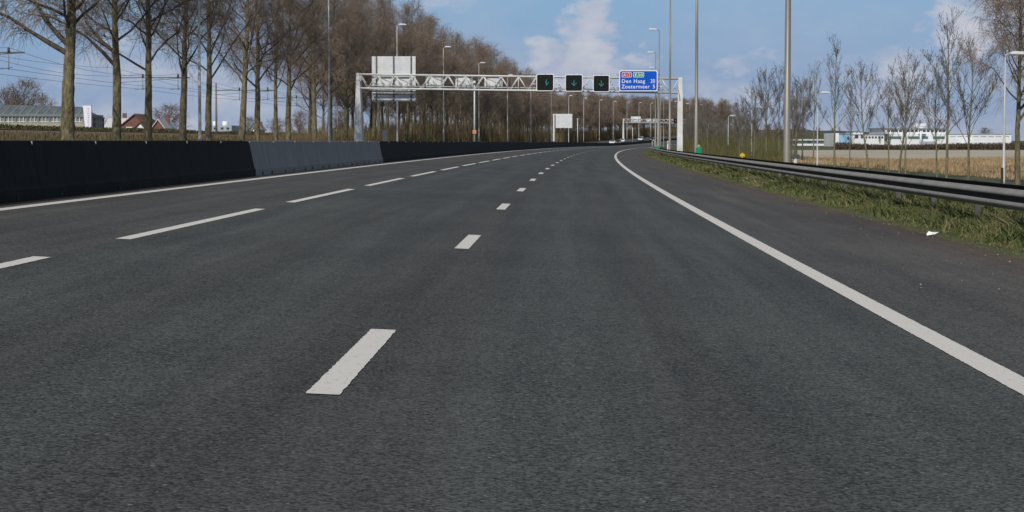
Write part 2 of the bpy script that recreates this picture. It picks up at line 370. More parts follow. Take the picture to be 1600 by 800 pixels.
# plain to the horizon
def plain():
    n = 48; V = [(0, 400, GZ)]
    for r in (300, 900, 2500, 9000):
        for k in range(n): V.append((r*math.cos(2*math.pi*k/n), 400 + r*math.sin(2*math.pi*k/n), GZ))
    f = [(0, 1+k, 1+(k+1) % n) for k in range(n)]
    for j in range(3):
        for k in range(n): a = 1+j*n+k; b = 1+j*n+(k+1) % n; f.append((a, a+n, b+n, b))
    me = bpy.data.meshes.new('ground'); me.from_pydata(V, [], f); tag(link('ground', me, M['field']), kind='structure')
plain()
zr = lambda d: E_ * float(np.clip(-d, -6, 26))
# motorway embankment (under the paving, falling to the plain on both sides)
def emb():
    ss = SS; rows = []
    pr = prof(ss)
    for d, zabs in ((-120, GZ-.4), (-66, GZ+.2), (-60, 1.95), (-42.5, 1.9), (-39, 1.15), (-30, .95), (-27, 1.05)):
        p = rw(ss, d); p[:, 2] = np.maximum(zabs, GZ - .5) + pr * (1 if d > -66 else 0); rows.append(p)
    for d, h in ((-26, -.06), (-8, -.03), (5, -.03), (5.7, .0), (6.4, .03), (7.6, .03), (8.8, -.12)):
        rows.append(rw(ss, d, h))
    for d, zabs in ((12.5, GZ + .22), (20, GZ + .06), (23, GZ - .3)):
        p = rw(ss, d); p[:, 2] = zabs + np.maximum(pr, 0) * (1 if d < 13 else .6 if d < 21 else 0); rows.append(p)
    n = len(rows); V = np.stack(rows, 1).reshape(-1, 3); k = len(ss)
    i = np.arange(k-1)[:, None]*n + np.arange(n-1)[None]; Fc = np.stack([i, i+1, i+n+1, i+n], -1).reshape(-1, 4)
    me = npmesh('verge', V, Fc, 4, True)
    me.materials.append(M['verge']); me.materials.append(M['bank']); me.materials.append(M['soil'])
    j = np.tile(np.arange(n-1), k-1); mi = np.where(j < 6, 1, 0); mi = np.where((j == 9) | (j == 6), 2, mi)
    me.polygons.foreach_set('material_index', mi.astype(np.int32))
    o = bpy.data.objects.new('verge', me); col.objects.link(o); tag(o, kind='structure')
emb()
strip('motorway', SS, [-8.35, -7.9, -7.3, -6, -4.5, -3, -1.1, .7, 2.5, 4, 5.2, 5.66], [0]*12, M['asphalt'], True)
strip('opposite_carriageway', SS, [-24.6, -20, -14, -9.2], [0]*4, M['asphalt'], True)
strip('median_strip', SS, [-9.2, -8.35], [.004, .004], M['soil'])
random.seed(4); rng = np.random.default_rng(4)
def marking(name, s0, s1, d, w, step=.25):
    n = max(2, int((s1 - s0) / step) + 1); ss = np.linspace(s0, s1, n); j = .0035
    a = rw(ss, d - w/2 + rng.uniform(-j, j, n), .0045); b = rw(ss, d + w/2 + rng.uniform(-j, j, n), .0045)
    V = np.stack([a, b], 1).reshape(-1, 3); i = np.arange(n-1)*2; return V, np.stack([i, i+1, i+3, i+2], -1)
def marks(name, runs, d, w, mt=None):
    Vs, Fs, k = [], [], 0
    for s0, s1 in runs:
        V, f = marking(name, s0, s1, d, w, .05 if s0 < 30 else .12 if s0 < 60 else 2.); Vs.append(V); Fs.append(f + k); k += len(V)
    tag(link(name, npmesh(name, np.concatenate(Vs), np.concatenate(Fs), 4), M['line']), kind='structure')
marks('left_edge_line', [(-40, 60), (60, 1300)], -7.30, .19)
marks('right_edge_line', [(-40, 60), (60, 1300)], 2.48, .20)
marks('long_dash_line', [(19.77 + 12*i, 28.7 + 12*i) for i in range(-5, 100)], -4.52, .155)
marks('short_dash_line', [(8.76 + 12*i, 11.8 + 12*i) for i in range(-4, 100)], -1.085, .155)
marks('opposite_edge_line', [(-40, 60), (60, 1300)], -9.9, .19)
marks('opposite_dash_line', [(6 + 12*i, 9 + 12*i) for i in range(-3, 100)], -13.6, .155)
marks('opposite_far_line', [(-40, 60), (60, 1300)], -21.0, .19)
# pale bare field and beds of the plain
def sheet(name, poly, z, mt, kind='structure'):
    me = bpy.data.meshes.new(name); me.from_pydata([(x, y, z) for x, y in poly], [], [tuple(range(len(poly)))]); me.update()
    return tag(link(name, me, mt), kind=kind)
sheet('bare_field', [(36, 292), (420, 292), (700, 560), (71, 560)], GZ + .012, M['sand'])
sheet('reed_bed_ground', [(36, 60), (260, 60), (300, 288), (37.5, 288)], GZ + .008, M['bank'])

# ------------------------------------------------------------ blades and stems
def blades(name, P, H, W, lean, mt, seg=2, kind='stuff', parent=None, label=None, cat=None):
    n = len(P); az = rng.uniform(0, 2*np.pi, n); la = rng.uniform(0, 2*np.pi, n); ln = rng.uniform(0, lean, n) * H
    a = np.stack([np.cos(az), np.sin(az), 0*az], -1) * W[:, None] / 2; le = np.stack([np.cos(la), np.sin(la), 0*la], -1)
    up = np.array([0, 0, 1.])
    m = P + le * (ln*.3)[:, None] + up * (H*.55)[:, None]; t = P + le * ln[:, None] + up * H[:, None] * .98
    V = np.stack([P - a, P + a, m + a*.75, m - a*.75, t], 1).reshape(-1, 3); k = np.arange(n)[:, None]*5
    Fc = np.concatenate([k + np.array([[0, 1, 2, 3]]), k + np.array([[3, 2, 4, 4]])], 0)
    # tops are triangles: build as separate arrays
    Q = k + np.array([[0, 1, 2, 3]]); T = k + np.array([[3, 2, 4]])
    me = bpy.data.meshes.new(name); me.vertices.add(len(V)); me.vertices.foreach_set('co', V.astype(np.float32).ravel())
    li = np.concatenate([Q.ravel(), T.ravel()]).astype(np.int32); me.loops.add(len(li)); me.loops.foreach_set('vertex_index', li)
    me.polygons.add(2*n); me.polygons.foreach_set('loop_start', np.concatenate([np.arange(n)*4, n*4 + np.arange(n)*3]).astype(np.int32))
    me.polygons.foreach_set('loop_total', np.concatenate([np.full(n, 4), np.full(n, 3)]).astype(np.int32)); me.update(calc_edges=True)
    at = me.attributes.new('rnd', 'FLOAT', 'POINT'); at.data.foreach_set('value', np.repeat(rng.uniform(0, 1, n), 5).astype(np.float32))
    o = link(name, me, mt, parent); return tag(o, label, cat, kind=kind)
def vnoise(x, y, sc_, seed=0):
    r = np.random.default_rng(seed); s = 0
    for i in range(6):
        a = r.uniform(0, 2*np.pi); f = sc_ * r.uniform(.6, 2.2); s = s + np.sin(f*(x*np.cos(a) + y*np.sin(a)) + r.uniform(0, 6.28))
    return s / 6
def verge_grass():
    n = 190000; u = rng.uniform(0, 1, n); s = 18 * (260/18)**u
    d = 5.62 + rng.beta(1.1, .95, n) * 2.9
    cl = vnoise(s, d*2, 1.3, 1); edge = np.clip((d - 5.6 - .18 * (1 + vnoise(s, d*0, .9, 5))) / .5, 0, 1)
    keep = rng.uniform(0, 1, n) < .18 + .82 * edge * np.clip(.7 + cl, .2, 1); s, d, cl, edge = s[keep], d[keep], cl[keep], edge[keep]
    H = rng.uniform(.025, .085, len(s)) * (.35 + edge * (1 + 1.1*cl)) * (1 + .9 * (d > 6.5)); W = .006 + .00016 * s + H*.05
    h = np.where(d < 5.7, .005, .03)
    blades('verge_grass', rw(s, d, h), H, W, 1.5, M['grass'])
    # broad leaved weeds in clumps under the guardrail
    n = 60000; c = rng.uniform(0, 1, 500); cs = 20 * (190/20)**c; cdn = 6.3 + rng.uniform(0, 1.2, 500)
    k = rng.integers(0, 500, n); s = cs[k] + rng.normal(0, .20, n); d = cdn[k] + rng.normal(0, .16, n)
    H = rng.uniform(.05, .22, n)*(1+.8*(d > 6.75)); W = .022 + .0003*s
    blades('verge_weeds', rw(s, d, .02), H, W, 1.8, M['grass'])
    n = 60000; s = 22 * (400/22)**rng.uniform(0, 1, n); d = 8.3 + rng.uniform(0, 1, n)**.9 * 15
    p = rw(s, d); p[:, 2] = np.interp(d, [7.6, 8.8, 12.5, 20, 23], [.03, -.40, GZ+.22, GZ+.06, GZ]) 
    H = rng.uniform(.08, .3, n)*(1+.5*vnoise(s, d, .4, 3)); W = .012 + .0003*s
    blades('rough_grass', p, H, W, .8, M['grass2'])
verge_grass()
def reeds():
    n = 90000; Y = 70 + 222*rng.uniform(0, 1, n)**1.1; X = 36.0 + (Y-70)*.004 + (rng.uniform(0, 1, n)**1.6) * 95
    g = vnoise(X, Y, .16, 8); k = rng.uniform(0, 1, n) < np.clip(.85 + g*1.2, .1, 1)*np.clip((X-35.2)/1.4, .2, 1); X, Y, g = X[k], Y[k], g[k]
    P = np.stack([X, Y, np.full_like(X, GZ)], -1); H = rng.uniform(.2, .5, len(X)) * (1 + .5*g)
    blades('reeds', P, H, .03 + .00022*Y, .45, M['reed'])
reeds()
def bank_growth():
    n = 60000; s = 70 * (600/70)**rng.uniform(0, 1, n); d = rng.uniform(-42, -26.5, n)
    p = rw(s, d); p[:, 2] = np.interp(d, [-42.5, -39, -30, -27, -26], [1.9, 1.15, .95, 1.05, 1.07]) + prof(s)
    blades('bank_grass', p, rng.uniform(.12, .42, n), .02 + .0003*s, .7, mat_rnd('bank_blades', [(.06, .055, .022), (.11, .09, .04), (.19, .145, .08)], .85, .3))
    n = 70000; s = 90 * (900/90)**rng.uniform(0, 1, n); d = -58.5 + rng.normal(0, .5, n)
    p = rw(s, d); hh = np.clip(.85 + .35*vnoise(s, 0*s, .12, 2), .3, 2); p[:, 2] = 1.85 + prof(s) + rng.uniform(0, 1, n)*hh
    blades('hedge_row', p, rng.uniform(.15, .35, n), .05 + .0005*s, 1.4, M['hedge'])
    # brown undergrowth between and behind the farther trees
    n = 80000; s = 205 + 900*rng.uniform(0, 1, n)**1.2; d = -29 - np.abs(rng.normal(0, 8, n))
    g = vnoise(s, d, .15, 6); p = rw(s, d); p[:, 2] = .95 + prof(s)
    ramp = np.clip((s - 190)/140, .25, 1)
    blades('undergrowth', p, rng.uniform(.5, 5.2, n)*(1+.5*g)*ramp, .022 + .00011*s, .35, M['brush'])
    # olive thicket on the right, beyond the young trees
    n = 60000; s = 185 + 520*rng.uniform(0, 1, n); d = 13 + rng.uniform(0, 1, n)*18
    p = rw(s, d); k = p[:, 0]/p[:, 1] < .128 + rng.uniform(-.012, .02, n); s, d, p = s[k], d[k], p[k]; n = len(s); g = vnoise(s, d, .13, 9); p[:, 2] = GZ + .1
    blades('thicket', p, rng.uniform(.4, 3.2, n)*(1+.7*g)*np.clip((s-150)/150, .3, 1.3), .02 + .0001*s, .5, mat_rnd('thicket_stems', [(.07, .05, .03), (.10, .095, .04), (.15, .15, .06)], .9, .12))
bank_growth()
# little stones and rubbish swept to the edge of the shoulder
def grit():
    mb = MB(); r = random.Random(3)
    for i in range(150):
        s = 14 * (120/14)**r.random(); d = 5.6 - abs(r.gauss(0, .9)) if i % 3 else 5.62 + r.gauss(0, .05)
        if not 2.7 < d < 5.75: continue
        q = r.uniform(.004, .010); c = rp(s, d, q*.5); mb.box(c, (q*2, q*1.4, q), r.uniform(0, 3), (.6, .6))
    tag(mb.build('grit', mat('pale_grit', (.20, .17, .14), (.42, .38, .34), .9, 40)), kind='stuff')
grit()

# ------------------------------------------------------------ concrete barrier
def barrier_block(name, s0, s1, mts, parent):
    prof_ = [(.20, 0), (.20, .17), (.165, .215), (.03, .865), (-.17, .865), (-.305, .215), (-.34, .17), (-.34, 0)]   # offset right of the barrier line -7.97, height
    g = .006; mb = MB()
    n = len(prof_); k = 2 if s1 - s0 < 5 else 7; ss = np.linspace(s0 + g, s1 - g, k)
    for i, s in enumerate(ss): pass
    v = [rp(s, -7.97 + a, b) for s in ss for a, b in prof_]
    f = [tuple(range(n)), tuple(range(k*n-1, (k-1)*n-1, -1))] + [(j*n+i, (j+1)*n+i, (j+1)*n+(i+1) % n, j*n+(i+1) % n) for j in range(k-1) for i in range(n)]
    mb._add(v, f)
    mb.k = 1
    for fr in (.27, .66):                                # drainage slots at the foot
        s = s0 + (s1-s0)*fr if k == 2 else None
        if s is None: continue
        a, b = rp(s, -7.768, .055), heading(s); mb.box(a, (.008, .16, .085), b)
    mb.k = 2
    c = rp(s0, -7.945, .815); mb.box((c[0], c[1], c[2]+.02), (.05, .035, .05), heading(s0))  # pale box added in place of the light gap at each joint top
    return mb.build(name, [mts, M['slot'], M['joint_gap']], parent)
def barrier(label, runs, mt):
    s0 = runs[0][0]; root = empty('concrete_barrier', rp(s0, -8, 0)); inv = root.location.copy()
    for a, b in runs:
        o = barrier_block('barrier_block', a, b, mt, root); o.location = -inv
    return tag(root, label, 'barrier', 'concrete safety barrier along the left edge of the road')
B0 = 29.2
def solve_s(pxx, d, lo=5., hi=900.):
    for _ in range(50):
        m = (lo + hi)/2; p = rp(m, d)
        if 800 + F*p[0]/p[1] < pxx: lo = m
        else: hi = m
    return lo
g0, g1 = solve_s(389, -7.95), solve_s(592, -7.95)
nn = max(1, round((g1-g0)/4)); el_ = (g1-g0)/nn
barrier('black tarred concrete barrier nearest the camera, left of the grey stretch', [(g0-el_*(i+1), g0-el_*i) for i in range(15)][::-1], M['black_conc'])
barrier('short bare grey concrete stretch between two black stretches of barrier', [(g0+el_*i, g0+el_*(i+1)) for i in range(nn)], M['grey_conc'])
far_runs = [(g1+el_*i, g1+el_*(i+1)) for i in range(50)]; q0 = far_runs[-1][1]
far_runs += [(q0 + 30*i, q0 + 30*(i+1)) for i in range(25)]
barrier('long black concrete barrier curving away beyond the grey stretch', far_runs, M['black_conc'])

# ------------------------------------------------------------ guardrails
WP = [(0, 0), (.012, -.018), (.05, -.042), (.083, -.06), (.083, -.095), (.04, -.125), (.012, -.14), (.012, -.17), (.04, -.185), (.083, -.215), (.083, -.25), (.05, -.268), (.012, -.292), (0, -.31)]
def wbeam(name, s0, s1, d, side, top, parent, off, mt, step=4.):
    ss = np.arange(s0, s1+.1, step); n = len(WP); V = np.stack([rw(ss, d - side*a, top + b) for a, b in WP], 1)
    Vb = np.stack([rw(ss, d - side*(a-.006), top + b) for a, b in WP[::-1]], 1); V = np.concatenate([V, Vb], 1); n *= 2
    V = V.reshape(-1, 3) - np.array(off); k = len(ss)
    i = np.arange(k-1)[:, None]*n + np.arange(n)[None]; i2 = np.arange(k-1)[:, None]*n + ((np.arange(n)+1) % n)[None]
    Fc = np.stack([i, i2, i2+n, i+n], -1).reshape(-1, 4)
    me = npmesh(name, V, Fc, 4, False)
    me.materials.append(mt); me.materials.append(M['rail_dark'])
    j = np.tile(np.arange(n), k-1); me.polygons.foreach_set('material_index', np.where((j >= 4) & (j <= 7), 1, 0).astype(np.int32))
    o = bpy.data.objects.new(name, me); col.objects.link(o); o.parent = parent
    import bmesh
    b = bmesh.new(); b.from_mesh(me); bmesh.ops.recalc_face_normals(b, faces=b.faces); b.to_mesh(me); b.free()
    return o
def guardrail(label, s0, s1, d, side, spacing, n_single, double=True):
    off = rp(s0, d, 0); root = empty('guardrail', off)
    wbeam('front_beam', s0, s1, d, side, .75, root, off, M['rail'])
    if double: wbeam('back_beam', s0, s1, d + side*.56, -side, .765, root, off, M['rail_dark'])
    k = int((s1-s0)/spacing)
    for i in range(min(k, n_single)):
        s = s0 + 1 + i*spacing; mb = MB(); c = rp(s, d + side*.28, .33); hz = heading(s)
        mb.box(c, (.10, .05, .74), hz); c2 = rp(s, d + side*.28, .62); mb.box(c2, (.54, .06, .07), hz)
        o = mb.build('post', M['steel'], root); o.location = [-q for q in off]
    return tag(root, label, 'guardrail')
guardrail('dark-banded double steel guardrail on the grass verge right of the shoulder', 12, 420, 6.72, 1, 4., 100)

# ------------------------------------------------------------ lamps
def lamp_proto(h, r0, arm, side, name='street_lamp', pm='pole'):
    root = empty(name)
    MB().tube([(0, 0, 0), (0, 0, .5), (0, 0, .51), (0, 0, h*.5), (0, 0, h)], [r0*1.15, r0*1.15, r0, r0*.75, r0*.45], 14).build('pole', M[pm], root)
    MB().tube([(0, 0, h-.05), (side*arm*.15, 0, h+.10), (side*arm, 0, h+.16)], [.05, .045, .04], 8).build('arm', M[pm], root)
    hd = MB().prism([(-.5, -.05), (.5, -.06), (.55, .0), (.35, .12), (-.3, .15), (-.52, .06)], -.17, .17, 'y', (side*(arm+.3), 0, h+.16)).build('lamp_head', M['lamp'], root, .03)
    MB().box((side*(arm+.35), 0, h+.09), (.6, .24, .03)).build('lens', mat('lamp_lens', (.5, .5, .48), None, .2), hd)
    return root
LH = 15.4
ordn = ['nearest', 'second', 'third', 'fourth', 'fifth', 'sixth', 'seventh', 'eighth', 'ninth', 'tenth', 'eleventh', 'twelfth', 'thirteenth', 'fourteenth']
lab = {0: 'thick grey lamp post crossing the sky alone between guardrail and young trees',
       1: 'tall lamp post rising behind the green box right of the gantry leg',
       2: 'slender tall lamp post just left of the white gantry leg, head at picture top'}
LR = []
def place_right():
    r = lamp_proto(LH, .125, .5, -1)
    tgt = {0: 1229.5, 1: 1087, 2: 1046}
    ss = []
    for i in range(13):
        s = solve_s_desc(tgt[i], 7.55) if i in (0, 1, 2) else ss[-1] + 61.5
        ss.append(s); o = r if i == 0 else copy_tree(r)
        p = list(rp(s, 7.55, -.05)); o.location = p; o.rotation_euler = (0, 0, heading(s))
        tag(o, lab.get(i, ordn[i] + ' lamp post of the row behind the right guardrail, counted from the camera'), 'street lamp', 'tall street lamps behind the right guardrail')
def solve_s_desc(pxx, d):
    best = min(((abs(800 + F*rp(m, d)[0]/rp(m, d)[1] - pxx), m) for m in np.arange(20, 330, .5)))
    return float(best[1])
place_right()
def place_left():
    r = lamp_proto(LH, .115, .45, 1, pm='pole_light'); d = -26.8; tx = [313, 515, 621, 693.5, 748.5, 793, 829.5, 861, 888.5, 911.5, 936, 957.5, 979, 998, 1016]
    words = ['lamp post in front of the near poplars, left of the long-branched pair', 'lamp post among the poplar trunks left of the gantry leg', 'lamp post behind the large white sign back',
             'lamp post right of the large sign back, tall among the poplars', 'lamp post between the second and third small sign backs', 'lamp post right of the third small sign back', 'lamp post below the gantry just left of the first lane signal',
             'lamp post with its head just under the first lane signal', 'lamp post behind the white roadside board', 'lamp post right of the white roadside board', 'lamp post below the right lane signal',
             'lamp post left of the blue sign, near the distant cars', 'lamp post right of the far gantry leg', 'lamp post through the white board of the far gantry', 'lamp post at the bend under the blue sign']
    ps = 0
    for i, u in enumerate(tx):
        s = solve_s_far(u, d, ps); ps = s; o = r if i == 0 else copy_tree(r)
        p = list(rp(s, d, 0)); p[2] -= .05; o.location = p; o.rotation_euler = (0, 0, heading(s))
        tag(o, words[i], 'street lamp', 'street lamps beyond the opposite carriageway')
def solve_s_far(u, d, lo):
    best = min(((abs(800 + F*rp(m, d)[0]/rp(m, d)[1] - u), m) for m in np.arange(lo + 20, 1200, 1.)))
    return float(best[1])
place_left()
def service_lamps():
    r = lamp_proto(7.9, .085, .5, 1, pm='pole_light')
    for i, (u, v, Y, w) in enumerate(((1571, 84, 118, 'slim low lamp post beside the bushy tree at the right picture edge'), (1278, 145, 206, 'slim low lamp post among young trees right of the thick lamp post'),
                                   (1175, 168, 281, 'slim low lamp post in the thicket left of the thick lamp post'), (1138, 181, 330, 'slim low lamp post in the dense young trees, smallest and farthest of its row'))):
        o = r if i == 0 else copy_tree(r); p = px(u, v, Y); o.location = (p[0], Y, GZ); o.scale = (1, 1, (p[2]-GZ)/8.05)
        o.rotation_euler = (0, 0, .1); tag(o, w, 'street lamp', 'low street lamps of the side road')
service_lamps()

# ------------------------------------------------------------ lettering
def text_mesh(txt, size, bold=0.02, space=1.0, ext=.006, align='LEFT'):
    c = bpy.data.curves.new('t', 'FONT'); c.body = txt; c.size = size; c.offset = bold*size; c.extrude = ext; c.space_character = space; c.align_x = align; c.resolution_u = 3
    o = bpy.data.objects.new('t', c); col.objects.link(o); dg = bpy.context.evaluated_depsgraph_get(); dg.update()
    me = bpy.data.meshes.new_from_object(o.evaluated_get(dg)); bpy.data.objects.remove(o); bpy.data.curves.remove(c); return me
def put_text(name, txt, size, loc, mt, parent, width=None, **k):
    me = text_mesh(txt, size, **k); me.materials.clear(); o = link(name, me, mt, parent); o.location = loc; o.rotation_euler = (math.pi/2, 0, 0)
    if width:
        xs = [v.co.x for v in me.vertices]; w = max(xs)-min(xs); o.scale = (width/w, 1, 1)
    return o

# ------------------------------------------------------------ gantry
def gantry(s, dl, dr, zl, zr_, zb, label, leg_drop=0., bays=18, detail=True):
    """box truss across both carriageways; local x runs right along the beam"""
    a, b = np.array(rp(s, dl)), np.array(rp(s, dr)); L = float(np.linalg.norm((b-a)[:2])); ang = math.atan2(b[1]-a[1], b[0]-a[0])
    root = empty('sign_gantry', (a[0], a[1], 0), ang); H = zb; dep = 1.2
    zt = lambda x: zl + (zr_-zl)*x/L
    bm = MB()
    for y in (0, dep):
        for dz in (0, H): bm.tube([(0, y, zt(0)-dz), (L, y, zt(L)-dz)], .085, 8)
    n = int(round(L/.91/2))*2
    for y in (0, dep):
        for i in range(n):
            x0, x1 = L*i/n, L*(i+1)/n; u = (0, H) if i % 2 == 0 else (H, 0)
            bm.tube([(x0, y, zt(x0)-u[0]), (x1, y, zt(x1)-u[1])], .042, 6)
    for dz in (0, H):
        for i in range(0, n, 2):
            x0, x1 = L*i/n, L*(i+2)/n; bm.tube([(x0, 0, zt(x0)-dz), (x0, dep, zt(x0)-dz)], .035, 5); bm.tube([(x0, dep, zt(x0)-dz), (x1, 0, zt(x1)-dz)], .03, 5)
    for i in range(0, n+1, 6): x0 = L*i/n; bm.tube([(x0, 0, zt(x0)), (x0, 0, zt(x0)-H)], .045, 6)
    bm.build('truss_beam', M['white'], root)
    cw = MB()
    for y in (.35, .85): cw.tube([(1.5, y, zt(1.5)-H+.28), (L-1.5, y, zt(L-1.5)-H+.28)], .035, 6)
    cw.box((L/2, .6, zt(L/2)-H+.10), (L-2, .3, .04)); cw.build('walkway', M['white_dirty'], root)
    for x, r0, r1 in ((0, .43, .16), (L, .30, .21)):
        gz = rp(s, dl if x == 0 else dr)[2] - .2 - leg_drop
        lg = MB(); top = zt(x)+.12
        if x == 0:
            for y in (0, dep): lg.box((x-.12, y, (gz+top)/2), (r0*2, .30, top-gz), 0, (r1/r0, .8))
            for k in range(4): z = gz + 1 + k*1.9; lg.box((x-.12, dep/2, z), (.16, dep-.3, .14))
        else:
            for y in (0, dep): lg.box((x+.1, y, (gz+top-H)/2), (.56, .32, top-H-gz), 0, (.86, .9)); lg.box((x+.1, y, top-H/2), (.40, .28, H))
            for k in range(4): z = gz + 1 + k*1.7; lg.box((x+.1, dep/2, z), (.16, dep-.32, .14))
        o = lg.build('leg', M['white'], root)
        ft = MB().box((x, dep/2, gz+.12), (1.1, 1.9, .5)).build('foot', M['concrete'], o)
    tag(root, label, 'gantry', 'sign gantries over the motorway')
    return root, L, zt
S1 = 197.
# ends of the first gantry measured in the photograph: left leg x=561, right leg x=1062
def d_at(u, s):
    lo, hi = -60., 60.
    for _ in range(50):
        m = (lo+hi)/2; p = rp(s, m)
        if 800 + F*p[0]/p[1] < u: lo = m
        else: hi = m
    return lo
dl, dr = d_at(562, S1), d_at(1060.5, S1)
pl, pr_ = rp(S1, dl), rp(S1, dr)
zl = px(562, 115.8, pl[1])[2]; zr1 = px(1060, 122.8, pr_[1])[2]
G1, L1, zt1 = gantry(S1, dl, dr, zl, zr1, 1.42, 'white lattice gantry spanning both carriageways, carrying the blue sign')
def g_local(u, v, root, L, y=0.):
    """local x, z of the point of the gantry's vertical plane (at local depth y) seen at pixel (u,v)"""
    a = root.rotation_euler[2]; o = root.location; r = (u-800)/F
    cs, sn = math.cos(a), math.sin(a)
    best = None; lo, hi = -5., L+8
    for _ in range(50):
        x = (lo+hi)/2; X = o[0] + x*cs - y*sn; Y = o[1] + x*sn + y*cs; q = px(u, v, Y)
        if X < q[0]: lo = x
        else: hi = x
    return x, q[2]
def hang(root, name, loc_x, y, z):
    a = root.rotation_euler[2]; o = root.location; cs, sn = math.cos(a), math.sin(a)
    return empty(name, (o[0] + loc_x*cs - y*sn, o[1] + loc_x*sn + y*cs, z), a)
# blue direction sign
def blue_sign():
    x0, zt_ = g_local(967.5, 109, G1, L1, -.35); x1, zb_ = g_local(1027.5, 143, G1, L1, -.35); _, zt2 = g_local(1027, 111.5, G1, L1, -.35)
    W = x1-x0; H = (zt_+zt2)/2 - zb_ + .0
    r = hang(G1, 'direction_sign', x0, -.35, zb_ + .03); cx, cz = W/2, H/2
    MB().prism(rrect(W, H, .22, 6, cx, cz), .0, .05).build('border', M['signwhite'], r)
    MB().prism(rrect(W-.17, H-.17, .16, 6, cx, cz), -.006, -.002).build('panel', M['blue'], r)
    k = W/4.0
    for t, u, w, m in (('A12', .28, 1.02, 'red'), ('E30', 1.46, 1.12, 'green')):
        b = MB().prism(rrect(w*k, .52*k, .08, 4, (u+w/2)*k, H-.47*k), -.012, -.0075).build('road_number', M['signwhite'], r)
        MB().prism(rrect((w-.09)*k, .43*k, .05, 4, (u+w/2)*k, H-.47*k), -.018, -.0135).build('badge', M[m], b)
        put_text('lettering', t, .42*k, ((u+.15)*k, -.022, H-.62*k), M['signwhite'], b, (w-.32)*k, bold=.0, space=1.15, ext=.003)
    for t, u, z, w in (('Den Haag', .25, H-1.31*k, 2.4), ('20', 3.25, H-1.31*k, .46), ('Zoetermeer', .25, H-1.88*k, 2.92), ('5', 3.48, H-1.88*k, .21)):
        put_text('lettering', t, .56*k, (u*k, -.012, z), M['signwhite'], r, w*k, bold=.004, space=1.12, ext=.003)
    mb = MB()
    for x in (.5, W-.5): mb.box((x, .12, H/2), (.09, .12, H+.16))
    for z in (.35, H-.45): mb.box((W/2, .24, z), (W+.5, .07, .07))
    mb.build('bracket', M['steel'], r)
    tag(r, 'blue direction sign reading Den Haag 20 and Zoetermeer 5 with red A12 and green E30', 'road sign')
blue_sign()
def matrix():
    for i, (u0, v0, u1, v1, w) in enumerate(((838, 115.5, 865.5, 142.3, 'black lane signal with green down arrow, leftmost of three on the gantry'), (883, 116.2, 910.5, 143, 'black lane signal with green down arrow, middle of three on the gantry'),
                                      (926.5, 117.2, 952.5, 143.8, 'black lane signal with green down arrow, next to the blue sign'))):
        x0, zt_ = g_local(u0, v0, G1, L1, -.5); x1, zb_ = g_local(u1, v1, G1, L1, -.5); W = x1-x0; H = zt_-zb_
        r = hang(G1, 'lane_signal', x0, -.5, zb_)
        MB().prism(rrect(W, H, .16, 5, W/2, H/2), .0, .06).build('frame', M['signwhite'], r)
        MB().prism(rrect(W-.14, H-.14, .12, 5, W/2, H/2), -.008, -.002).build('screen', M['black'], r)
        MB().box((W/2, .26, H/2), (W*.62, .38, H*.7)).build('casing', M['white_dirty'], r)
        ar = MB(); c = (W/2 + (.12 if i == 0 else .0), H/2-.02); q = .023
        def stroke(a, b):
            n = max(2, int(math.dist(a, b)/.075))
            for k in range(n+1): t = k/n; ar.box((c[0]+a[0]+(b[0]-a[0])*t, -.014, c[1]+a[1]+(b[1]-a[1])*t), (q*2, .01, q*2))
        if i == 0: stroke((0, .30), (.0, -.25)); stroke((.0, -.25), (.24, .03)); stroke((-.08, .06), (-.0, -.02))
        else: stroke((0, .30), (0, -.25)); stroke((0, -.25), (-.24, .0)); stroke((0, -.25), (.24, .0))
        ar.build('arrow', M['led'], r)
        MB().box((W/2, .35, H+.02), (.1, .5, .1)).build('bracket', M['steel'], r)
        tag(r, w, 'lane signal', 'lane signals on the gantry')
matrix()
def backs():
    x0, zt_ = g_local(581, 88, G1, L1, 1.55); x1, zb_ = g_local(649.5, 158.5, G1, L1, 1.55); W = x1-x0; H = zt_-zb_
    r = hang(G1, 'direction_sign', x0, 1.55, zb_); mb = MB()
    n = 22
    for i in range(n): mb.box((W/2, 0, (i+.5)*H/n), (W, .05, H/n-.018))
    mb.box((W/2, .03, H/2), (W-.02, .02, H-.02)); mb.build('slat_panel', M['panelback'], r)
    mb = MB()
    for f in (.105, .5, .9): mb.box((W*f, -.09, H/2), (.13, .12, H-.03))
    mb.build('upright', M['steel'], r)
    MB().box((W/2, -.10, H*.17), (W-.1, .10, .10)).build('crossbar', M['dark'], r)
    tag(r, 'large ribbed white sign seen from behind, hung on the left of the gantry', 'road sign')
    for i, (u0, u1, w) in enumerate(((665.5, 693.5, 'small greenish white signal back, nearest the large sign back'), (711.5, 739, 'small greenish white signal back, middle of the three'), (757, 785, 'small greenish white signal back, rightmost of the three'))):
        x0, zt_ = g_local(u0, 117.5, G1, L1, 1.5); x1, zb_ = g_local(u1, 138.5 + i*.4, G1, L1, 1.5); W = x1-x0; H = zt_-zb_
        r = hang(G1, 'lane_signal', x0, 1.5, zb_)
        MB().prism(rrect(W, H, .1, 4, W/2, H/2), .0, .07).build('frame', M['white_dirty'], r)
        MB().box((W/2, -.1, H/2), (W*.86, .18, H*.8)).build('casing', M['white_dirty'], r)
        hh = MB()
        for x in (.25, W-.25): hh.box((x, -.21, H/2), (.06, .03, H*.9))
        hh.build('hanger', M['steel'], r)
        tag(r, w, 'lane signal', 'backs of the opposite lane signals')
backs()
